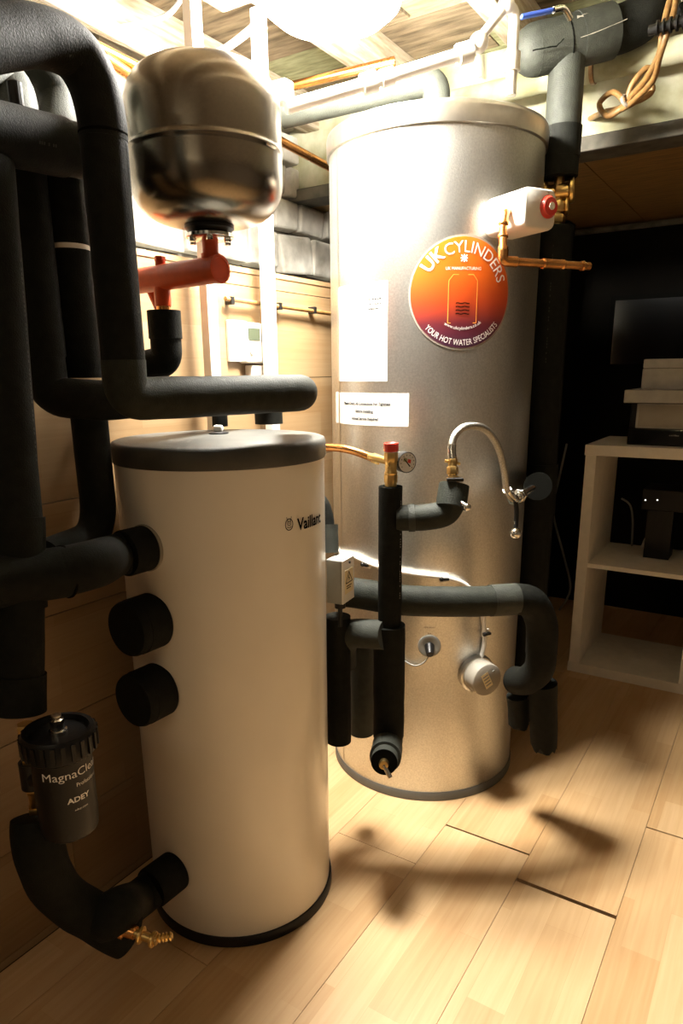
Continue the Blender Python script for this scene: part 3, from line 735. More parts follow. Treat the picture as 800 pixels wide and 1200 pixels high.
g = strokes(jack, SR*.022); onst(([v+V((0, SR*.60, 0)) for v in g[0]], g[1]), 'white_ink', 'sticker_flag')
w2, h2, y2 = SR*.27, SR*.42, -SR*.10
out = [(-w2, y2-h2), (w2, y2-h2), (w2, y2+h2*.75), (w2*.7, y2+h2), (-w2*.7, y2+h2), (-w2, y2+h2*.75), (-w2, y2-h2)]
onst(strokes([out], SR*.012), 'ink_orange', 'sticker_tank_outline')
wav = [[(SR*.13*(k/6-1), y2-h2*.62+j*SR*.062+.0008*math.sin(k*1.0)) for k in range(13)] for j in range(4)]
onst(strokes(wav, SR*.018), 'ink', 'sticker_waves')
onst(arcbend(fit('www.ukcylinders.co.uk', SR*.78, SR*.075), SR*.66, math.radians(-88), False), 'white_ink', 'sticker_web_address')
onst(arcbend(fit('YOUR HOT WATER SPECIALISTS', SR*.92*math.radians(102), SR*.105, .0), SR*.92, math.radians(-88), False), 'white_ink', 'sticker_slogan')
# white data label and text label
ta, za = UC.hit(396, 388); tb, zb_ = UC.hit(454, 388); ztp = UC.hit(440, 330)[1]; zbt = UC.hit(440, 447)[1]
DL = obj('data_label', plate(UC, (ta+tb)/2, (ztp+zbt)/2, (tb-ta)*UC.R, ztp-zbt), 'paper', uc)
tw, zw = UC.hit(432, 351)
for k, (s, W) in enumerate((('a', .040), ('b', .040), ('c', .032))):
    z_ = UC.hit(432, 352+k*5.6)[1]
    obj('label_print', wrap(marks(W, .0050, 11, k), UC, tw, z_, .0016), 'ink_grey', DL, False)
for k in range(7):
    z_ = ztp-.06-k*.024
    obj('label_rule', wrap(([V((0, 0, 0)), V((.11, 0, 0)), V((.11, .0007, 0)), V((0, .0007, 0))], [(0, 1, 2, 3)]), UC, tb-.14/UC.R, z_, .0014), 'cap_grey', DL, False) if k in (0, 3, 6) else None
ta, za = UC.hit(394, 480); tb, zb_ = UC.hit(479, 482); ztp = UC.hit(470, 461)[1]; zbt = UC.hit(470, 500)[1]
TL = obj('text_label', plate(UC, (ta+tb)/2, (ztp+zbt)/2, (tb-ta)*UC.R, ztp-zbt), 'paper', uc)
tm = (ta+tb)/2+.02
for s, W, py in (('Please Check All Connections For Tightness', .155, 474.5), ('Before Installing', .058, 483.5), ('Annual Service Required', .088, 492.5)):
    z_ = UC.hit(455, py)[1]
    obj('label_print', wrap(fit(s, W, .0095, .035), UC, tm, z_-.004, .0016), 'ink', TL, False)
# cable round the waist, its clips and the heater head
CP = [(392, 645), (412, 651), (432, 660), (455, 667), (490, 673), (522, 677), (541, 683), (554, 694), (563, 712), (567, 735), (567, 755), (562, 776)]
pts = [UC.P(x, y, .007) for x, y in CP]
hc_ = thing('heater_cable', 'white cable clipped round the waist of the steel cylinder to the heater cap', 'cable', pts[0])
obj('cable', tube(smoothpath(pts, 6), .0062, 14), 'white_plastic', hc_)
for x, y in ((431, 661), (520, 677), (567, 741)):
    th, z = UC.hit(x, y); 
    obj('cable_clip', join(box(UC.at(th, z, .004), (.008, .022, .020), Matrix.Rotation(th, 3, 'Z')), ), 'white_plastic', hc_, False, bevel=.001)
    obj('cable_tie', join(box(UC.at(th, z, .011), (.012, .020, .006), Matrix.Rotation(th, 3, 'Z')), sphere(UC.at(th-.03, z, .012), .006, 8)), 'black_plastic', hc_, False)
th, z = UC.hit(557, 788); n_ = UC.n(th); q = UC.at(th, z, -.002)
ih = thing('immersion_heater', 'round beige immersion heater cap low on the steel cylinder', 'heater', q)
obj('seat', lathe([(.052, 0), (.052, .010), (.047, .014)], q, n_, 48), 'rim_steel', ih)
obj('cap', lathe([(.044, .010), (.044, .050), (.043, .054), (.040, .056), (.0001, .056)], q, n_, 48), 'cap_grey', ih)
R = basis(n_); Rr = R @ Matrix.Rotation(.45, 3, 'X')
CAPL = obj('cap_label', box(q+n_*.0562+R@V((0, -.002, 0)), (.0012, .022, .044), Rr), 'warn_yellow', ih, False)
g = []
for k in range(4): g.append(box(q+n_*.057+R@V((0, -.002, 0))+Rr@V((0, 0, .014-k*.009)), (.0006, .017, .003), Rr))
obj('label_print', join(*g), 'grey_plastic', CAPL, False)
obj('cap_screw', cylr(q+n_*.056+R@V((0, .018, .022)), q+n_*.0585+R@V((0, .018, .022)), .004, 12), 'grey_plastic', ih)
th, z = UC.hit(503, 757); n_ = UC.n(th); q = UC.at(th, z, -.001)
pk = thing('sensor_pocket', 'dark round sensor pocket with black plug on the steel cylinder', 'sensor', q)
obj('grommet', lathe([(.030, 0), (.030, .003), (.027, .004), (.020, .0025), (.0001, .002)], q, n_, 40), 'grey_plastic', pk)
obj('plug', join(cylr(q+n_*.002, q+n_*.030-V((0, 0, .012)), .013, 20, .009)), 'black_plastic', pk)
obj('lead', tube(smoothpath([q+n_*.028-V((0, 0, .010)), UC.P(497, 776, .012), UC.P(485, 780, .006), UC.P(470, 772, .004)], 6), .0022, 10), 'grey_plastic', pk)
thn, zn = UC.hit(496, 735)
obj('stamped_note', join(wrap(centred(marks(.030, .004, 9, 5)), UC, UC.hit(503, 736)[0], UC.hit(503, 736)[1]), wrap(centred(marks(.010, .004, 3, 6)), UC, UC.hit(503, 743)[0], UC.hit(503, 743)[1])), 'cap_grey', uc, False)

# ================================================================== VALVE BOX AND COPPER DISCHARGE
th, z = UC.hit(589, 257); n_ = UC.n(th)
FC = UC.at(th, z, .118)                   # centre of the front face
bk_ = UC.at(th, z, -.01)
ax = (FC-bk_); ax.normalize(); Lb = (FC-bk_).length
bq = thing('relief_valve_box', 'white rounded box with red dial on the upper side of the steel cylinder', 'valve', bk_)
R = basis(ax)
obj('case', rbox((FC+bk_)/2, (Lb, .090, .080), R, .016), 'white_plastic', bq, ang=50)
dl = FC+R@V((0, .020, .004)) if (R@V((0, 1, 0))).dot(rt) > 0 else FC+R@V((0, -.020, .004))
DIAL = obj('dial', lathe([(.0225, 0), (.0225, .003), (.018, .010), (.008, .012), (.0001, .012)], dl, ax, 32), 'red_plastic', bq)
obj('dial_centre', lathe([(.0075, .010), (.0075, .0135), (.004, .0135), (.0039, .0125), (.0001, .0125)], dl, ax, 20), 'white_plastic', DIAL)
cdp = thing('discharge_pipe', 'bright copper discharge pipe bending right below the white valve box', 'pipe', P(591, 300, 1.44))
c0 = P(596, 246, 1.47); c1 = V((c0.x, c0.y, VZ(c0, 306).z)); c1 = P(589, 306, 1.455); c2 = PZ(690, 312, c1.z)
cst = P(597, 262, 1.46)
obj('pipe', tube(path([P(601, 243, 1.50), P(592, 250, 1.465), P(589, 268, 1.46), c1, c2], [.012, .01, .018]), .0086, 20), 'copper', cdp)
for (x, y), dr in (((590, 262), 0), ((589, 277), 0), ((589, 291), 0), ((603, 307), 1), ((636, 309), 1), ((657, 310.5), 1), ((680, 312), 1)):
    if dr: p = PZ(x, y, c1.z); p = c1+(c2-c1)*((p-c1).dot(c2-c1)/(c2-c1).length_squared); a = c2-c1
    else: p = P(x, y, 1.46); a = V((0, 0, 1))
    obj('bead', bead(p, a, .0098, .008), 'copper', cdp)
obj('tee_sleeve', tube([c1.lerp(c2, .47), c1.lerp(c2, .66)], .0102, 20), 'copper', cdp)
obj('elbow', tube(path([c1+V((0, 0, .022)), c1, c1.lerp(c2, .13)], .018), .0108, 20), 'copper', cdp)

# ================================================================== PIPES IN FRONT OF THE STEEL CYLINDER
# I: the upright with safety valve
I0 = P(457, 640, 1.475)
def iz(py): return V((I0.x, I0.y, VZ(I0, py).z))
t = thing('insulated_pipe', 'upright black foam pipe under the red-capped safety valve in front of the steel cylinder', 'pipe', iz(850))
obj('upper_sleeve', tube([iz(570), iz(736)], .0255, wob=.0012), 'foam', t)
obj('cut_end', lathe([(.0245, -.001), (.0245, .0006), (.012, .0006), (.012, -.001)], iz(570), (0, 0, 1)), 'foam_cut', t)
bt = P(450, 893, 1.47)
obj('lower_sleeve', tube([iz(732), iz(862)], .0352, wob=.0012), 'foam', t)
ib = iz(868); dr = (bt-ib).normalized()
obj('elbow', tube(smoothpath([iz(850), ib, ib.lerp(bt, .55)], 6), .033, wob=.001), 'foam', t)
obj('collar', tube([ib.lerp(bt, .25), ib.lerp(bt, .78)], .0345, wob=.0015), 'foam_light', t)
obj('end_sleeve', tube([ib.lerp(bt, .6), bt], .0285, caps=True), 'foam_light', t)
obj('cut_end', lathe([(.0282, 0), (.0282, .0015), (.0001, .0015)], bt, dr), 'foam_cut', t)
cs = thing('drain_valve', 'brass drain valve with lever in the foam end at the foot of the upright pipe', 'drain valve', bt)
obj('valve_body', join(lathe([(.0095, .002), (.0105, .012), (.0095, .018), (.004, .019), (.0001, .017)], bt, dr, 24)), 'brass', cs)
obj('lever', tube([bt+dr*.014, bt+dr*.016+rt*.014-up*.026], .0052, 14), 'chrome', cs)
nI = (O-I0); nI.z = 0; nI.normalize(); nI = (nI*.6+rt*.8).normalized()
obj('printed_marking', dashes(iz(585)+nI*.0262, iz(700)+nI*.0262, nI, 40, .0022, 9, .55), 'grey_plastic', t, False)
# safety valve
sv = thing('safety_valve', 'brass safety valve with red cap on the upright foam pipe', 'valve', iz(568))
obj('valve_body', join(cylr(iz(572), iz(560), .0125), hexa(iz(566), iz(556), .0140), lathe([(.013, 0), (.014, .003), (.012, .008), (.0125, .03), (.0135, .034)], iz(556), n=28), hexa(iz(541), iz(530), .0145)), 'brass', sv)
obj('red_cap', lathe([(.0150, 0), (.0155, .002), (.0155, .016), (.014, .018), (.012, .016), (.0001, .016)], iz(529), n=12), 'red_plastic', sv, ang=20)
gc = P(477, 542, 1.44); gd = (V((.30, 0, 0))*0 + (O-gc)); gd.z = 0; gd.normalize(); gd = (gd + rt*.60).normalized()
pgz = thing('pressure_gauge', 'small round pressure gauge beside the red-capped valve', 'gauge', gc)
obj('housing', lathe([(.0205, -.024), (.0220, -.018), (.0220, 0), (.0210, .001), (.0200, -.0005), (.0001, -.0005)], gc, gd, 36), 'black_plastic', pgz)
obj('stem', cylr(iz(542), gc-gd*.018, .006), 'brass', pgz)
obj('face', lathe([(.0202, 0), (.0001, .0002)], gc, gd, 36), 'paper', pgz)
Rg = basis(gd)
sg = 1 if (Rg@V((0, 1, 0))).dot(rt) > 0 else -1
def gp_(u, v, o=.0012): return gc+gd*o+Rg@V((0, sg*u*1.25, v*1.25))
obj('green_zone', ([gp_(0, 0), gp_(-.009, .003), gp_(-.006, .009), gp_(0, .006)], [(0, 1, 2, 3)]), 'deck_green', pgz, False)
obj('red_zone', ([gp_(0, 0), gp_(.001, .006), gp_(.007, .004), gp_(.006, -.002)], [(0, 1, 2, 3)]), 'red_plastic', pgz, False)
obj('needle', ([gp_(-.008, .0065, .0016), gp_(-.007, .0075, .0016), gp_(.006, -.0065, .0016), gp_(.004, -.0075, .0016)], [(0, 1, 2, 3)]), 'ink', pgz, False)
obj('scale_print', join(*[([gp_(.0125*math.cos(a)-.0008, .0125*math.sin(a)-.0008), gp_(.0125*math.cos(a)+.0008, .0125*math.sin(a)-.0008), gp_(.0125*math.cos(a)+.0008, .0125*math.sin(a)+.0008), gp_(.0125*math.cos(a)-.0008, .0125*math.sin(a)+.0008)], [(0, 1, 2, 3)]) for a in [k*.5-.8 for k in range(10)]]), 'ink', pgz, False)
cp0 = iz(540)
t = thing('copper_pipe_run', 'copper pipe from behind the white cylinder to the safety valve', 'pipe', P(400, 526, 1.40))
obj('pipe', tube(smoothpath([P(330, 524, 1.60), P(378, 524, 1.53), P(408, 527, 1.49), P(440, 538, 1.478)], 6), .0085, 18), 'copper', t)
obj('union', join(cylr(P(432, 535, 1.48), iz(541), .008), hexa(P(436, 536, 1.479), P(446, 539.5, 1.477), .0115)), 'brass', t)
# H: large sleeve round the front
zH = P(472, 704, 1.50).z
H0 = P(400, 700, 1.50); H0.z = zH; H1 = PZ(560, 705, zH); 
t = thing('insulated_pipe', 'thick black foam pipe crossing in front of the steel cylinder, turning down at right', 'pipe', H1)
# keep the run clear of the drum: control points at chosen depth
hp = [P(396, 692, 1.56), P(430, 697, 1.555), P(472, 703.5, 1.545), P(540, 705, 1.54), P(578, 704, 1.55)]
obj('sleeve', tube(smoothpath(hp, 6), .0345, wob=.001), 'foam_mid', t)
obj('coupling', tube([P(574, 704, 1.55), P(604, 702, 1.565)], .0362, wob=.0008), 'foam_light', t)
hq = [P(600, 702, 1.563), P(622, 706, 1.58), P(634, 730, 1.61), P(634, 765, 1.635), P(628, 786, 1.55), P(600, 797, 1.60)]
obj('elbow', tube(smoothpath(hq[:4], 8), .0362, wob=.001), 'foam', t)
obj('return_bend', tube(smoothpath([P(634, 760, 1.633), P(632, 782, 1.65), P(620, 796, 1.68), P(610, 798, 1.715), P(604, 797, 1.74)], 8), .035, wob=.001), 'foam', t)
# ragged drop beneath
t = thing('insulated_pipe', 'ragged end of black foam pipe just above the floor right of the steel cylinder', 'pipe', P(637, 870, 1.62))
g = tube([P(636, 800, 1.68), P(637, 872, 1.74)], .033, 26, wob=.002)
vs2 = list(g[0]); n2 = 26
for k in range(n2): vs2[len(vs2)-n2+k] = vs2[len(vs2)-n2+k]+V((0, 0, random.uniform(-.012, .010)))
obj('sleeve', (vs2, g[1]), 'foam', t)
g = tube([P(606, 815, 1.74), P(608, 846, 1.77)], .026, 22, wob=.002); vs2 = list(g[0])
for k in range(22): vs2[len(vs2)-22+k] = vs2[len(vs2)-22+k]+V((0, 0, random.uniform(-.012, .008)))
obj('side_sleeve', (vs2, g[1]), 'foam', t)
# L: short level sleeve joining the upright from the left, and what is behind
t = thing('insulated_pipe', 'short level foam pipe joining the upright one from the left, below the thick one', 'pipe', P(420, 743, 1.46))
obj('sleeve', tube([P(418, 742, 1.555), P(452, 744, 1.51)], .033, wob=.001), 'foam_light', t)
obj('bend', tube(smoothpath([P(424, 742, 1.55), P(408, 744, 1.57), P(401, 758, 1.60), P(401, 780, 1.62)], 6), .033, wob=.001), 'foam_light', t)
q = P(424, 765, 1.66)
t = tag(obj('insulated_pipe', tube([V((q.x, q.y, VZ(q, 745).z)), V((q.x, q.y, VZ(q, 858).z))], .030, wob=.001), 'foam_light'), 'upright greenish foam pipe behind the left of the valve upright, low down', 'pipe')
q = P(396, 780, 1.58)
t = tag(obj('insulated_pipe', tube([V((q.x, q.y, VZ(q, 722).z)), V((q.x, q.y, VZ(q, 868).z))], .029, wob=.001), 'foam'), 'black foam pipe standing in the gap between the white and steel cylinders', 'pipe')
# junction box
JC = P(398, 678, 1.49)
jd = V((.98, .12, 0)).normalized()
jb = thing('junction_box', 'grey electrical box with triangular warning label between the two cylinders', 'electrical box', JC)
Rj = Matrix((V((jd.x, jd.y, 0)), V((-jd.y, jd.x, 0)), V((0, 0, 1)))).transposed()
obj('case', box(JC, (.036, .060, .098), Rj), 'grey_plastic', jb, False, bevel=.003)
obj('lid_plate', box(JC+jd*.0195, (.003, .058, .096), Rj), 'white_plastic', jb, False, bevel=.001)
WL = obj('warning_label', box(JC+jd*.0214+Rj@V((0, .001, -.002)), (.0008, .040, .052), Rj), 'warn_yellow', jb, False)
def jp(u, v): return JC+jd*.0221+Rj@V((0, u*1.45, v*1.2))
def tri(k, s=1): return [(-.010*s, .002-.004*s), (.010*s, .002-.004*s), (0, .002+.014*s)]
g = []
T_ = [(-.011, -.004), (.011, -.004), (0, .016), (-.011, -.004)]
sg_ = strokes([T_, [(.0015, .011), (-.002, .004), (.002, .004), (-.001, -.001)], [(-.009, -.010), (.009, -.010)], [(-.009, -.014), (.006, -.014)]], .0017)
obj('warning_sign', ([jp(v.x, v.y) for v in sg_[0]], sg_[1]), 'ink', WL, False)
obj('screw', cylr(JC+jd*.020+Rj@V((0, .004, .038)), JC+jd*.0235+Rj@V((0, .004, .038)), .003, 10), 'black_plastic', jb)
obj('cable_gland', join(cylr(JC+V((0, 0, -.046)), JC+V((0, 0, -.066)), .012), cylr(JC+V((0, 0, -.064)), JC+V((0, 0, -.11)), .005)), 'black_plastic', jb)
t = thing('insulated_bend', 'foam bend emerging behind the right edge of the white cylinder above the electrical box', 'pipe', P(380, 620, 1.46))
obj('bend', tube(smoothpath([P(350, 578, 1.52), P(372, 586, 1.5), P(381, 606, 1.5), P(383, 640, 1.5)], 6), .018, wob=.001), 'foam', t)
obj('sleeve', tube([P(384, 615, 1.5), P(385, 648, 1.5)], .022, wob=.001), 'foam_light', t)

# J: elbow with flexible hose
t = thing('insulated_elbow', 'black foam elbow going right from the upright pipe to the braided hose', 'pipe', P(500, 606, 1.42))
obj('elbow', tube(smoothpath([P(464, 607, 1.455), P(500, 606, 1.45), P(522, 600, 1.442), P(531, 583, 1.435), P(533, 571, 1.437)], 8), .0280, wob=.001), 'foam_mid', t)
obj('joint_tape', ring(P(482, 607, 1.453), P(490, 606, 1.451)-P(470, 607, 1.454), .0282, .014, .0012), 'foam_light', t)
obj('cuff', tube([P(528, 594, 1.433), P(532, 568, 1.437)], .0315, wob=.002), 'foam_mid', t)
sv2 = thing('isolating_valve', 'small chrome isolating valve with black lever in the foam elbow', 'valve', P(530, 562, 1.437))
obj('valve_body', join(cylr(P(531, 572, 1.437), P(530, 559, 1.437), .013), cylr(P(530, 558, 1.437), P(530, 536, 1.437), .009), hexa(P(530, 556, 1.437), P(530, 547, 1.437), .012), hexa(P(530, 543, 1.437), P(530, 538, 1.437), .0105)), 'brass', sv2)
obj('tee_ears', cylr(P(521, 540, 1.437), P(539, 543.5, 1.437), .003, 10), 'brass', sv2)
obj('lever', box(P(533, 562, 1.41), (.034, .014, .007), basis(rt)), 'black_plastic', sv2, False, bevel=.002)
obj('test_point', join(cylr(P(535, 586, 1.42), P(547, 594, 1.40), .006), sphere(P(547, 594.5, 1.398), .0085, 12)), 'chrome', sv2)
hs = [(530, 538, 1.437), (529, 526, 1.437), (532, 512, 1.437), (541, 502, 1.438), (554, 499, 1.45), (568, 503, 1.47), (580, 517, 1.49), (587, 535, 1.51), (591, 556, 1.535), (594, 574, 1.565), (601, 584, 1.60)]
t = thing('braided_hose', 'arched braided steel filling hose beside the round orange sticker', 'hose', P(530, 540, 1.437))
hp_ = smoothpath([P(*q) for q in hs], 6)
obj('hose', tube(hp_, .0078, 18), 'braid', t)
obj('ferrule', tube(hp_[:9], .0092, 18), 'chrome', t)
obj('ferrule', tube(hp_[-7:], .0092, 18), 'chrome', t)
fv = thing('filling_valve', 'chrome filling valve with hanging strap and ball at the right end of the hose', 'valve', P(610, 578, 1.49))
v0, v1 = P(600, 586, 1.60), P(624, 572, 1.665)
vd = (v1-v0).normalized()
obj('valve_body', join(cylr(v0, v1, .0085), hexa(v0, v0+vd*.012, .014), bead(v0+vd*.026, vd, .014, .010), hexa(v0+vd*.036, v0+vd*.046, .0155), cylr(v0+vd*.02-up*.0, v0+vd*.02+up*.016, .006)), 'chrome', fv)
obj('strap', tube(smoothpath([P(604, 588, 1.60), P(605, 600, 1.60), P(604, 618, 1.60)], 4), .0056, 10), 'black_plastic', fv)
obj('ball', join(sphere(P(604, 625, 1.60), .0135, 18), cylr(P(604, 617, 1.60), P(604, 612, 1.60), .005)), 'chrome', fv)

# K: tall right riser
K0 = P(646, 350, 1.83)
def kz(py): return V((K0.x, K0.y, VZ(K0, py).z))
t = thing('insulated_pipe', 'tall black foam riser standing along the right side of the steel cylinder', 'pipe', kz(850))
obj('riser', tube([kz(266), kz(545)], .0435, wob=.001), 'foam', t)
obj('tee', tube([kz(543), kz(600)], .048, wob=.001), 'foam', t)
kt = kz(568)
vb = P(630, 570, 1.68); bd_ = (vb-kt).normalized()
obj('branch', tube([kt, vb], .0340, wob=.001), 'foam', t)
obj('cut_end', lathe([(.0335, 0), (.0335, .001), (.0001, .001)], vb, vb-kt), 'foam_cut', t)
obj('riser', tube([kz(598), kz(838)], .043, wob=.001), 'foam', t)
nK = (O-K0); nK.z = 0; nK.normalize(); nK = (nK*.95-rt*.1).normalized()
obj('printed_marking', dashes(kz(290)+nK*.0442, kz(430)+nK*.0442, nK, 40, .0022, 12, .5), 'foam_light', t, False)
# brass valve between the two sleeves
bvv = thing('pump_valve', 'brass wheel valve between the right riser and the overhead tee', 'valve', kz(260))
obj('valve_body', join(cylr(kz(266), kz(205), .0125), hexa(kz(262), kz(252), .022), bead(kz(243), (0, 0, 1), .022, .024), hexa(kz(228), kz(218), .023)), 'brass', bvv)
kq = kz(225)
vd2 = (rt*.9-fw*.3).normalized()
obj('side_port', join(cylr(kq-vd2*.036, kq+vd2*.036, .019), bead(kq+vd2*.031, vd2, .028, .014), bead(kq-vd2*.031, vd2, .025, .014)), 'brass', bvv)
kq = kz(243)
obj('side_port', join(cylr(kq, kq+vd2*.022, .012), bead(kq+vd2*.022, vd2, .020, .010)), 'brass', bvv)
# top tee
t = thing('insulated_pipe', 'grey-black foam tee overhead at upper right with torn seams', 'pipe', kz(200))
KT = V((K0.x, K0.y, 0)); TD = (VZ(KT, 52)-O).dot(fw)
def tz(py): return V((K0.x, K0.y, VZ(KT, py).z))
obj('cuff', tube([tz(150), tz(186)], .0470, wob=.001), 'foam', t)
obj('collar', tube([tz(182), tz(208)], .0450, wob=.001), 'foam', t)
obj('drop', tube([tz(66), tz(153)], .0430, wob=.001), 'foam_light', t)
tq = tz(54)
ta_, tb2 = P(620, 60, TD), P(745, 28, TD)
obj('tee', tube([P(626, 59, TD), P(664, 50, TD), P(686, 44.5, TD)], .0570, wob=.0015), 'foam_light', t)
obj('end_cap', sphere(P(627, 58.5, TD), .0565, 24), 'foam_light', t)
obj('sleeve', tube([P(676, 47, TD), P(716, 36, TD)], .0590, wob=.0015), 'foam_light', t)
obj('elbow', tube(smoothpath([P(706, 39, TD), P(735, 31, TD), P(757, 14, TD-.01), P(768, -30, TD-.02)], 8), .0520, wob=.001), 'foam', t)
def tear(pts, wd, seed):
    rd = random.Random(seed); pts = [V(p) for p in pts]; L_, R_ = [], []
    for i, p in enumerate(pts):
        for s in range(4):
            if i == len(pts)-1 and s: break
            q = p if s == 0 else p.lerp(pts[i+1], s/4)
            L_.append(q+up*(wd*rd.uniform(.3, 1))); R_.append(q-up*(wd*rd.uniform(.3, 1)))
    n = len(L_); vs = L_+R_; return vs, [(i, i+1, n+i+1, n+i) for i in range(n-1)]
obj('torn_seam', tear([P(624, 59, TD-.059), P(640, 56, TD-.059), P(652, 54, TD-.058), P(661, 45, TD-.058)], .0026, 1), 'foam_cut', t, False)
obj('torn_seam', tear([P(676, 16+4, TD-.055), P(692, 16, TD-.055), P(708, 12, TD-.05)], .004, 2), 'cap_grey', t, False)
obj('torn_seam', tear([P(680, 44, TD-.062), P(700, 37, TD-.062), P(735, 22, TD-.056)], .0015, 4), 'cap_grey', t, False)
obj('joint_tape', ring(P(661, 51, TD), P(690, 43, TD)-P(640, 56, TD), .0572, .004, .001), 'foam_cut', t)

# ================================================================== OVERHEAD PIPES
q1 = V((UC.c.x, UC.c.y, 1.795))
t = thing('lagged_pipe', 'pale grey foam pipe overhead, bending down into the top of the steel cylinder', 'pipe', (UC.c.x, UC.c.y, 1.72))
zl_ = P(505, 90, UC and 1.86).z
qa = V((UC.c.x, UC.c.y, 1.722)); qt = V((UC.c.x, UC.c.y, VZ(UC.c, 92).z))
ql = P(330, 134, 1.80)
obj('drop', tube(path([qa, qt, qt.lerp(ql, .22)], .05), .034, wob=.001), 'foam_light', t)
obj('sleeve', tube([qt.lerp(ql, .16), ql], .033, wob=.001), 'foam_light', t)
t = tag(obj('copper_pipe', tube([qt.lerp(ql, .20)+V((0, -.05, .038)), ql+V((0, -.05, .038))], .011, 18), 'copper'), 'copper pipe lying along the top of the overhead lagged pipe', 'pipe')
t = thing('overflow_pipe', 'white plastic pipe with chunky joints sloping up past the lamp', 'pipe', P(500, 75, 1.45))
wpts = [P(325, 128, 1.36), P(430, 98, 1.40), P(545, 62, 1.42), P(566, 46, 1.42)]
obj('pipe', tube([P(335, 126, 1.36), P(430, 98, 1.40), P(545, 62, 1.42)], .0125, 20), 'white_plastic', t)
obj('pipe', tube([P(560, 48, 1.42), P(592, 8, 1.42)], .0095, 18), 'white_plastic', t)
wd_ = P(545, 62, 1.42)-P(430, 98, 1.40)
for a, b, r in ((424, 440, .0200), (446, 460, .0165), (536, 552, .0195)):
    pa_ = P(430, 98, 1.40)+wd_*((a-430)/115); pb = P(430, 98, 1.40)+wd_*((b-430)/115)
    obj('coupling', tube([pa_, pb], r, 24), 'white_plastic', t)
obj('coupling', sphere(P(561, 50, 1.42), .0195, 20), 'white_plastic', t)
obj('coupling', sphere(P(593, 6, 1.42), .017, 18), 'white_plastic', t)
dn0 = P(603, 12, 1.46)
t = thing('drop_pipe', 'white upright plastic pipe just left of the overhead foam tee', 'pipe', (dn0.x, dn0.y, 1.7))
obj('pipe', tube(path([P(592, 6, 1.43), dn0, V((dn0.x, dn0.y, VZ(dn0, 112).z))], .02), .0115, 18), 'white_plastic', t)
obj('coupling', tube([V((dn0.x, dn0.y, VZ(dn0, 62).z)), V((dn0.x, dn0.y, VZ(dn0, 84).z))], .017, 18), 'white_plastic', t)
t = thing('lever_valve', 'ball valve with long blue lever handle above the foam tee', 'valve', P(660, 12, 1.45))
obj('lever', box((P(610, 20, 1.40)+P(648, 12, 1.40))/2, ((P(610, 20, 1.40)-P(648, 12, 1.40)).length, .014, .008), basis(P(648, 12, 1.40)-P(610, 20, 1.40))), 'blue_plastic', t, False, bevel=.003)
obj('stem', tube(smoothpath([P(648, 12, 1.40), P(660, 10, 1.41), P(668, 22, 1.43)], 4), .006, 12), 'chrome', t)
# service pipes along the lintel
for y0, x0_, x1_, r, lab, mm in ((2.12, 540, 830, .030, 'fat whitewashed pipe running level below the ceiling in front of the lintel', 'lintel_wash'),):
    a = PY(548, 116, y0); b = PY(820, 52, y0); b.z = a.z = (a.z+b.z)/2
    t = thing('service_pipe', lab, 'pipe', a)
    obj('pipe', tube([a-V((.35, 0, 0)), b], r, 24, wob=.002), mm, t)
    q = PY(695, 84, y0)
    obj('pipe_clip', join(ring(V((q.x, y0, a.z)), (1, 0, 0), r, .012, .004), bx((q.x-.006, y0, a.z+r), (q.x+.006, y0+.004, 1.97))), 'brown_cable', t)
# brown cable bundle
bb = [(792, -20, 1.50), (782, 10, 1.50), (776, 40, 1.51), (772, 64, 1.54), (757, 92, 1.60), (742, 110, 1.66), (728, 126, 1.72), (706, 132, 1.82), (684, 142, 1.95), (655, 148, 2.05)]
t = thing('cable_bundle', 'knotted bundle of brown cables hanging at the upper right', 'cable', P(742, 110, 1.68))
obj('cable', tube(smoothpath([P(*q) for q in bb], 5), .0072, 12), 'brown_cable', t)
obj('cable', tube(smoothpath([P(x+5+4*math.sin(y*.08), y+1, D-.02) for x, y, D in bb[:8]], 5), .0065, 12), 'brown_cable', t)
for pts in ([(734, 122, 1.69), (740, 100, 1.67), (757, 80, 1.65), (766, 90, 1.66), (756, 110, 1.67), (736, 124, 1.69)],
            [(734, 122, 1.69), (718, 108, 1.72), (702, 122, 1.76), (712, 136, 1.74), (733, 124, 1.70)],
            [(734, 122, 1.68), (752, 116, 1.67), (764, 106, 1.66), (760, 92, 1.65)]):
    obj('loop', tube(smoothpath([P(*q) for q in pts], 6), .0070, 12), 'brown_cable', t)
obj('cable_tie', ring(P(734, 118, 1.68), P(742, 110, 1.68)-P(728, 126, 1.72), .013, .008, .003), 'cap_grey', t)
gp0, gp1 = P(760, 36, 1.50), P(812, 22, 1.45)
t = thing('pipe_clamp', 'black toothed clamp gripping the brown cables at the upper right corner', 'clamp', gp0)
gd_ = (gp1-gp0).normalized()
obj('bar', tube([gp0, gp1], .010, 12), 'black_plastic', t)
for k in range(6): obj('rib', ring(gp0+gd_*(.018+.013*k), gd_, .009, .006, .006), 'black_plastic', t)
# dark foam piece in the corner
t = tag(obj('insulated_pipe', tube([P(800, 8, 1.5), P(835, 60, 1.48)], .02, wob=.001), 'foam'), 'dark foam offcut at the extreme upper right corner', 'pipe')

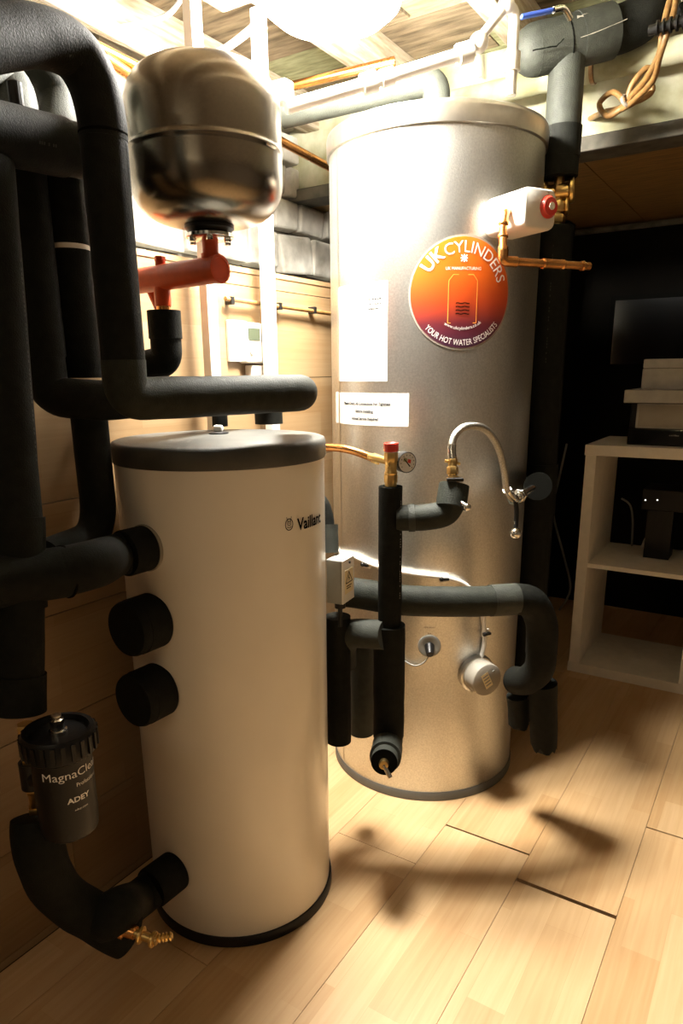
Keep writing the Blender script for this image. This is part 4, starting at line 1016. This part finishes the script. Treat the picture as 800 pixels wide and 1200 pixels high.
# ================================================================== SHELF UNIT AND WHAT IT HOLDS
ys = 2.61; xl = PY(684, 650, ys).x-.02; xl = -.605
zt2 = PY(684, 521, ys).z; T1 = .038; T2 = .016; DP = .39; Wd = .80
sh = thing('shelf_unit', 'pale cube shelving unit standing in the dark far part', 'shelf', (xl+Wd/2, ys+DP/2, 0))
obj('top_panel', bx((xl-.004, ys, zt2-T1), (xl+Wd, ys+DP, zt2)), 'shelf_white', sh, False, bevel=.0015)
obj('bottom_panel', bx((xl-.004, ys, 0), (xl+Wd, ys+DP, T1)), 'shelf_white', sh, False, bevel=.0015)
obj('side_panel', bx((xl, ys, T1), (xl+T1, ys+DP, zt2-T1)), 'shelf_white', sh, False, bevel=.0015)
obj('side_panel', bx((xl+Wd-T1, ys, T1), (xl+Wd, ys+DP, zt2-T1)), 'shelf_white', sh, False, bevel=.0015)
obj('divider', bx((xl+Wd/2-T2/2, ys+.004, T1), (xl+Wd/2+T2/2, ys+DP, zt2-T1)), 'shelf_white', sh, False)
zmid = PY(697, 664, ys).z; 
obj('shelf_board', bx((xl+T1, ys+.004, zmid-T2/2), (xl+Wd/2-T2/2, ys+DP, zmid+T2/2)), 'shelf_white', sh, False)
obj('shelf_board', bx((xl+Wd/2+T2/2, ys+.004, zmid-T2/2), (xl+Wd-T1, ys+DP, zmid+T2/2)), 'shelf_white', sh, False)
# machine on top
p0 = PY(741, 517, ys+.06)
zt0 = zt2
dv = thing('photo_printer', 'black and grey tabletop printer on the top of the shelf unit', 'printer', (p0.x+.15, ys+.2, zt0))
xa = p0.x; yy = ys+.06
z1_, z2_ = PY(741, 502, yy).z, PY(741, 472, yy).z
obj('base', bx((xa-.02, yy, zt0), (xa+.34, yy+.30, z1_)), 'glass_black', dv, False, bevel=.004)
obj('body', bx((xa-.018, yy+.01, z1_), (xa+.34, yy+.30, z2_)), 'black_plastic', dv, False, bevel=.003)
obj('front_flap', bx((xa+.004, yy-.004, z1_+.002), (xa+.33, yy+.01, z2_-.002)), 'grey_card', dv, False, bevel=.002)
obj('flap_panel', bx((xa+.012, yy-.0055, z1_+.008), (xa+.32, yy-.003, z2_-.008)), 'cap_grey', dv, False)
gtx = marks(.032, .005, 6, 4)
obj('front_lettering', ([V((PY(784, 509, yy).x+v.x, yy-.001, PY(784, 511, yy).z+v.y)) for v in gtx[0]], gtx[1]), 'grey_card', dv, False)
z3_ = PY(730, 457, yy-.03).z; xb = PY(731, 465, yy-.03).x
tag(obj('grey_tray', bx((xb, yy-.03, z2_+.001), (xb+.40, yy+.26, z3_)), 'grey_card', None, False, bevel=.002), 'flat pale grey tray lying across the printer', 'tray')
xc = PY(752, 440, yy).x; z4_ = PY(752, 421, yy).z; z5 = PY(752, 432, yy).z
gb = thing('grey_box', 'pale grey lidded box on top of the tray and printer', 'box', (xc+.12, yy+.1, z3_))
obj('body', bx((xc, yy, z3_+.001), (xc+.30, yy+.2, z5)), 'grey_card', gb, False, bevel=.003)
obj('lid', bx((xc+.001, yy-.003, z5+.001), (xc+.302, yy+.203, z4_)), 'grey_card', gb, False, bevel=.004)
# things on the middle shelf
zs = zmid+T2/2
p = PY(768, 590, ys+.16)
rc = thing('black_receiver', 'black box with two tiny lights on the middle shelf of the shelf unit', 'electronics', (p.x, ys+.2, zs))
zb1, zb2 = PY(760, 592, ys+.16).z, PY(760, 574, ys+.16).z
obj('case', bx((PY(750, 600, ys+.16).x, ys+.17, zb1-.02), (PY(750, 600, ys+.16).x+.18, ys+.34, zb2)), 'black_plastic', rc, False, bevel=.003)
obj('stand', bx((p.x-.03, ys+.20, zs), (p.x+.06, ys+.30, zb1-.02)), 'black_plastic', rc, False)
for px in (756, 770):
    q = PY(px, 586, ys+.169); obj('indicator_light', cylr(q, q-V((0, .002, 0)), .0028, 10), 'led', rc)
q = PY(761, 628, ys+.36); q.z = zs
cpx = thing('bulldog_clip', 'pale arch-shaped clip standing on the middle shelf', 'clip', q)
obj('arch', tube(smoothpath([q+V((-.022, 0, .006)), q+V((-.014, 0, .035)), q+V((0, 0, .052)), q+V((.014, 0, .035)), q+V((.022, 0, .006))], 5), .006, 12), 'white_plastic', cpx)
obj('foot', bx((q.x-.030, q.y-.01, q.z), (q.x-.014, q.y+.01, q.z+.008)), 'white_plastic', cpx, False, bevel=.002)
obj('foot', bx((q.x+.014, q.y-.01, q.z), (q.x+.030, q.y+.01, q.z+.008)), 'white_plastic', cpx, False, bevel=.002)
q = PY(785, 628, ys+.36); q.z = zs
tag(obj('plug', join(lathe([(.010, 0), (.010, .014), (.006, .02), (.006, .032), (.0001, .033)], q, n=16)), 'white_plastic'), 'small cream peg standing on the middle shelf right of the clip', 'peg')
tag(obj('shelf_cable', tube(smoothpath([PY(728, 584, ys+.37), PY(738, 592, ys+.36), PY(741, 610, ys+.35), V((PY(742, 620, ys+.35).x, ys+.35, zs+.004))], 5), .004, 10), 'grey_plastic'), 'thin grey cable hanging at the back of the middle shelf', 'cable')
# glossy panel on the far wall
yf = 3.49
a, b = PY(718, 348, yf), PY(718, 432, yf)
pn = thing('black_picture', 'glossy black framed panel on the far wall above the shelf unit', 'picture', (a.x+.3, yf, b.z))
obj('frame', bx((a.x, yf-.03, b.z), (a.x+.62, yf, a.z)), 'matte_black', pn, False)
obj('glass', bx((a.x+.02, yf-.032, b.z+.02), (a.x+.60, yf-.0295, a.z-.02)), 'glass_black', pn, False)
# rail under the low ceiling
a = PY(655, 275, 3.3)
tag(obj('ceiling_rail', tube([V((a.x-.05, 3.3, a.z)), V((1.6, 3.3, a.z))], .012, 12), 'beam_grey'), 'thin dark rail under the low ceiling of the far part', 'rail')
q = P(662, 700, 2.9)
tag(obj('hanging_cable', tube(smoothpath([PY(664, 520, 3.2), PY(655, 560, 3.2), PY(648, 600, 3.2), PY(660, 650, 3.2), PY(668, 690, 3.2), PY(655, 715, 3.2)], 6), .005, 10), 'grey_plastic'), 'thin dark cable drooping in the shadow left of the shelf unit', 'cable')

# tidy bookkeeping
for o in bpy.data.objects:
    if '_w' in o: del o['_w']
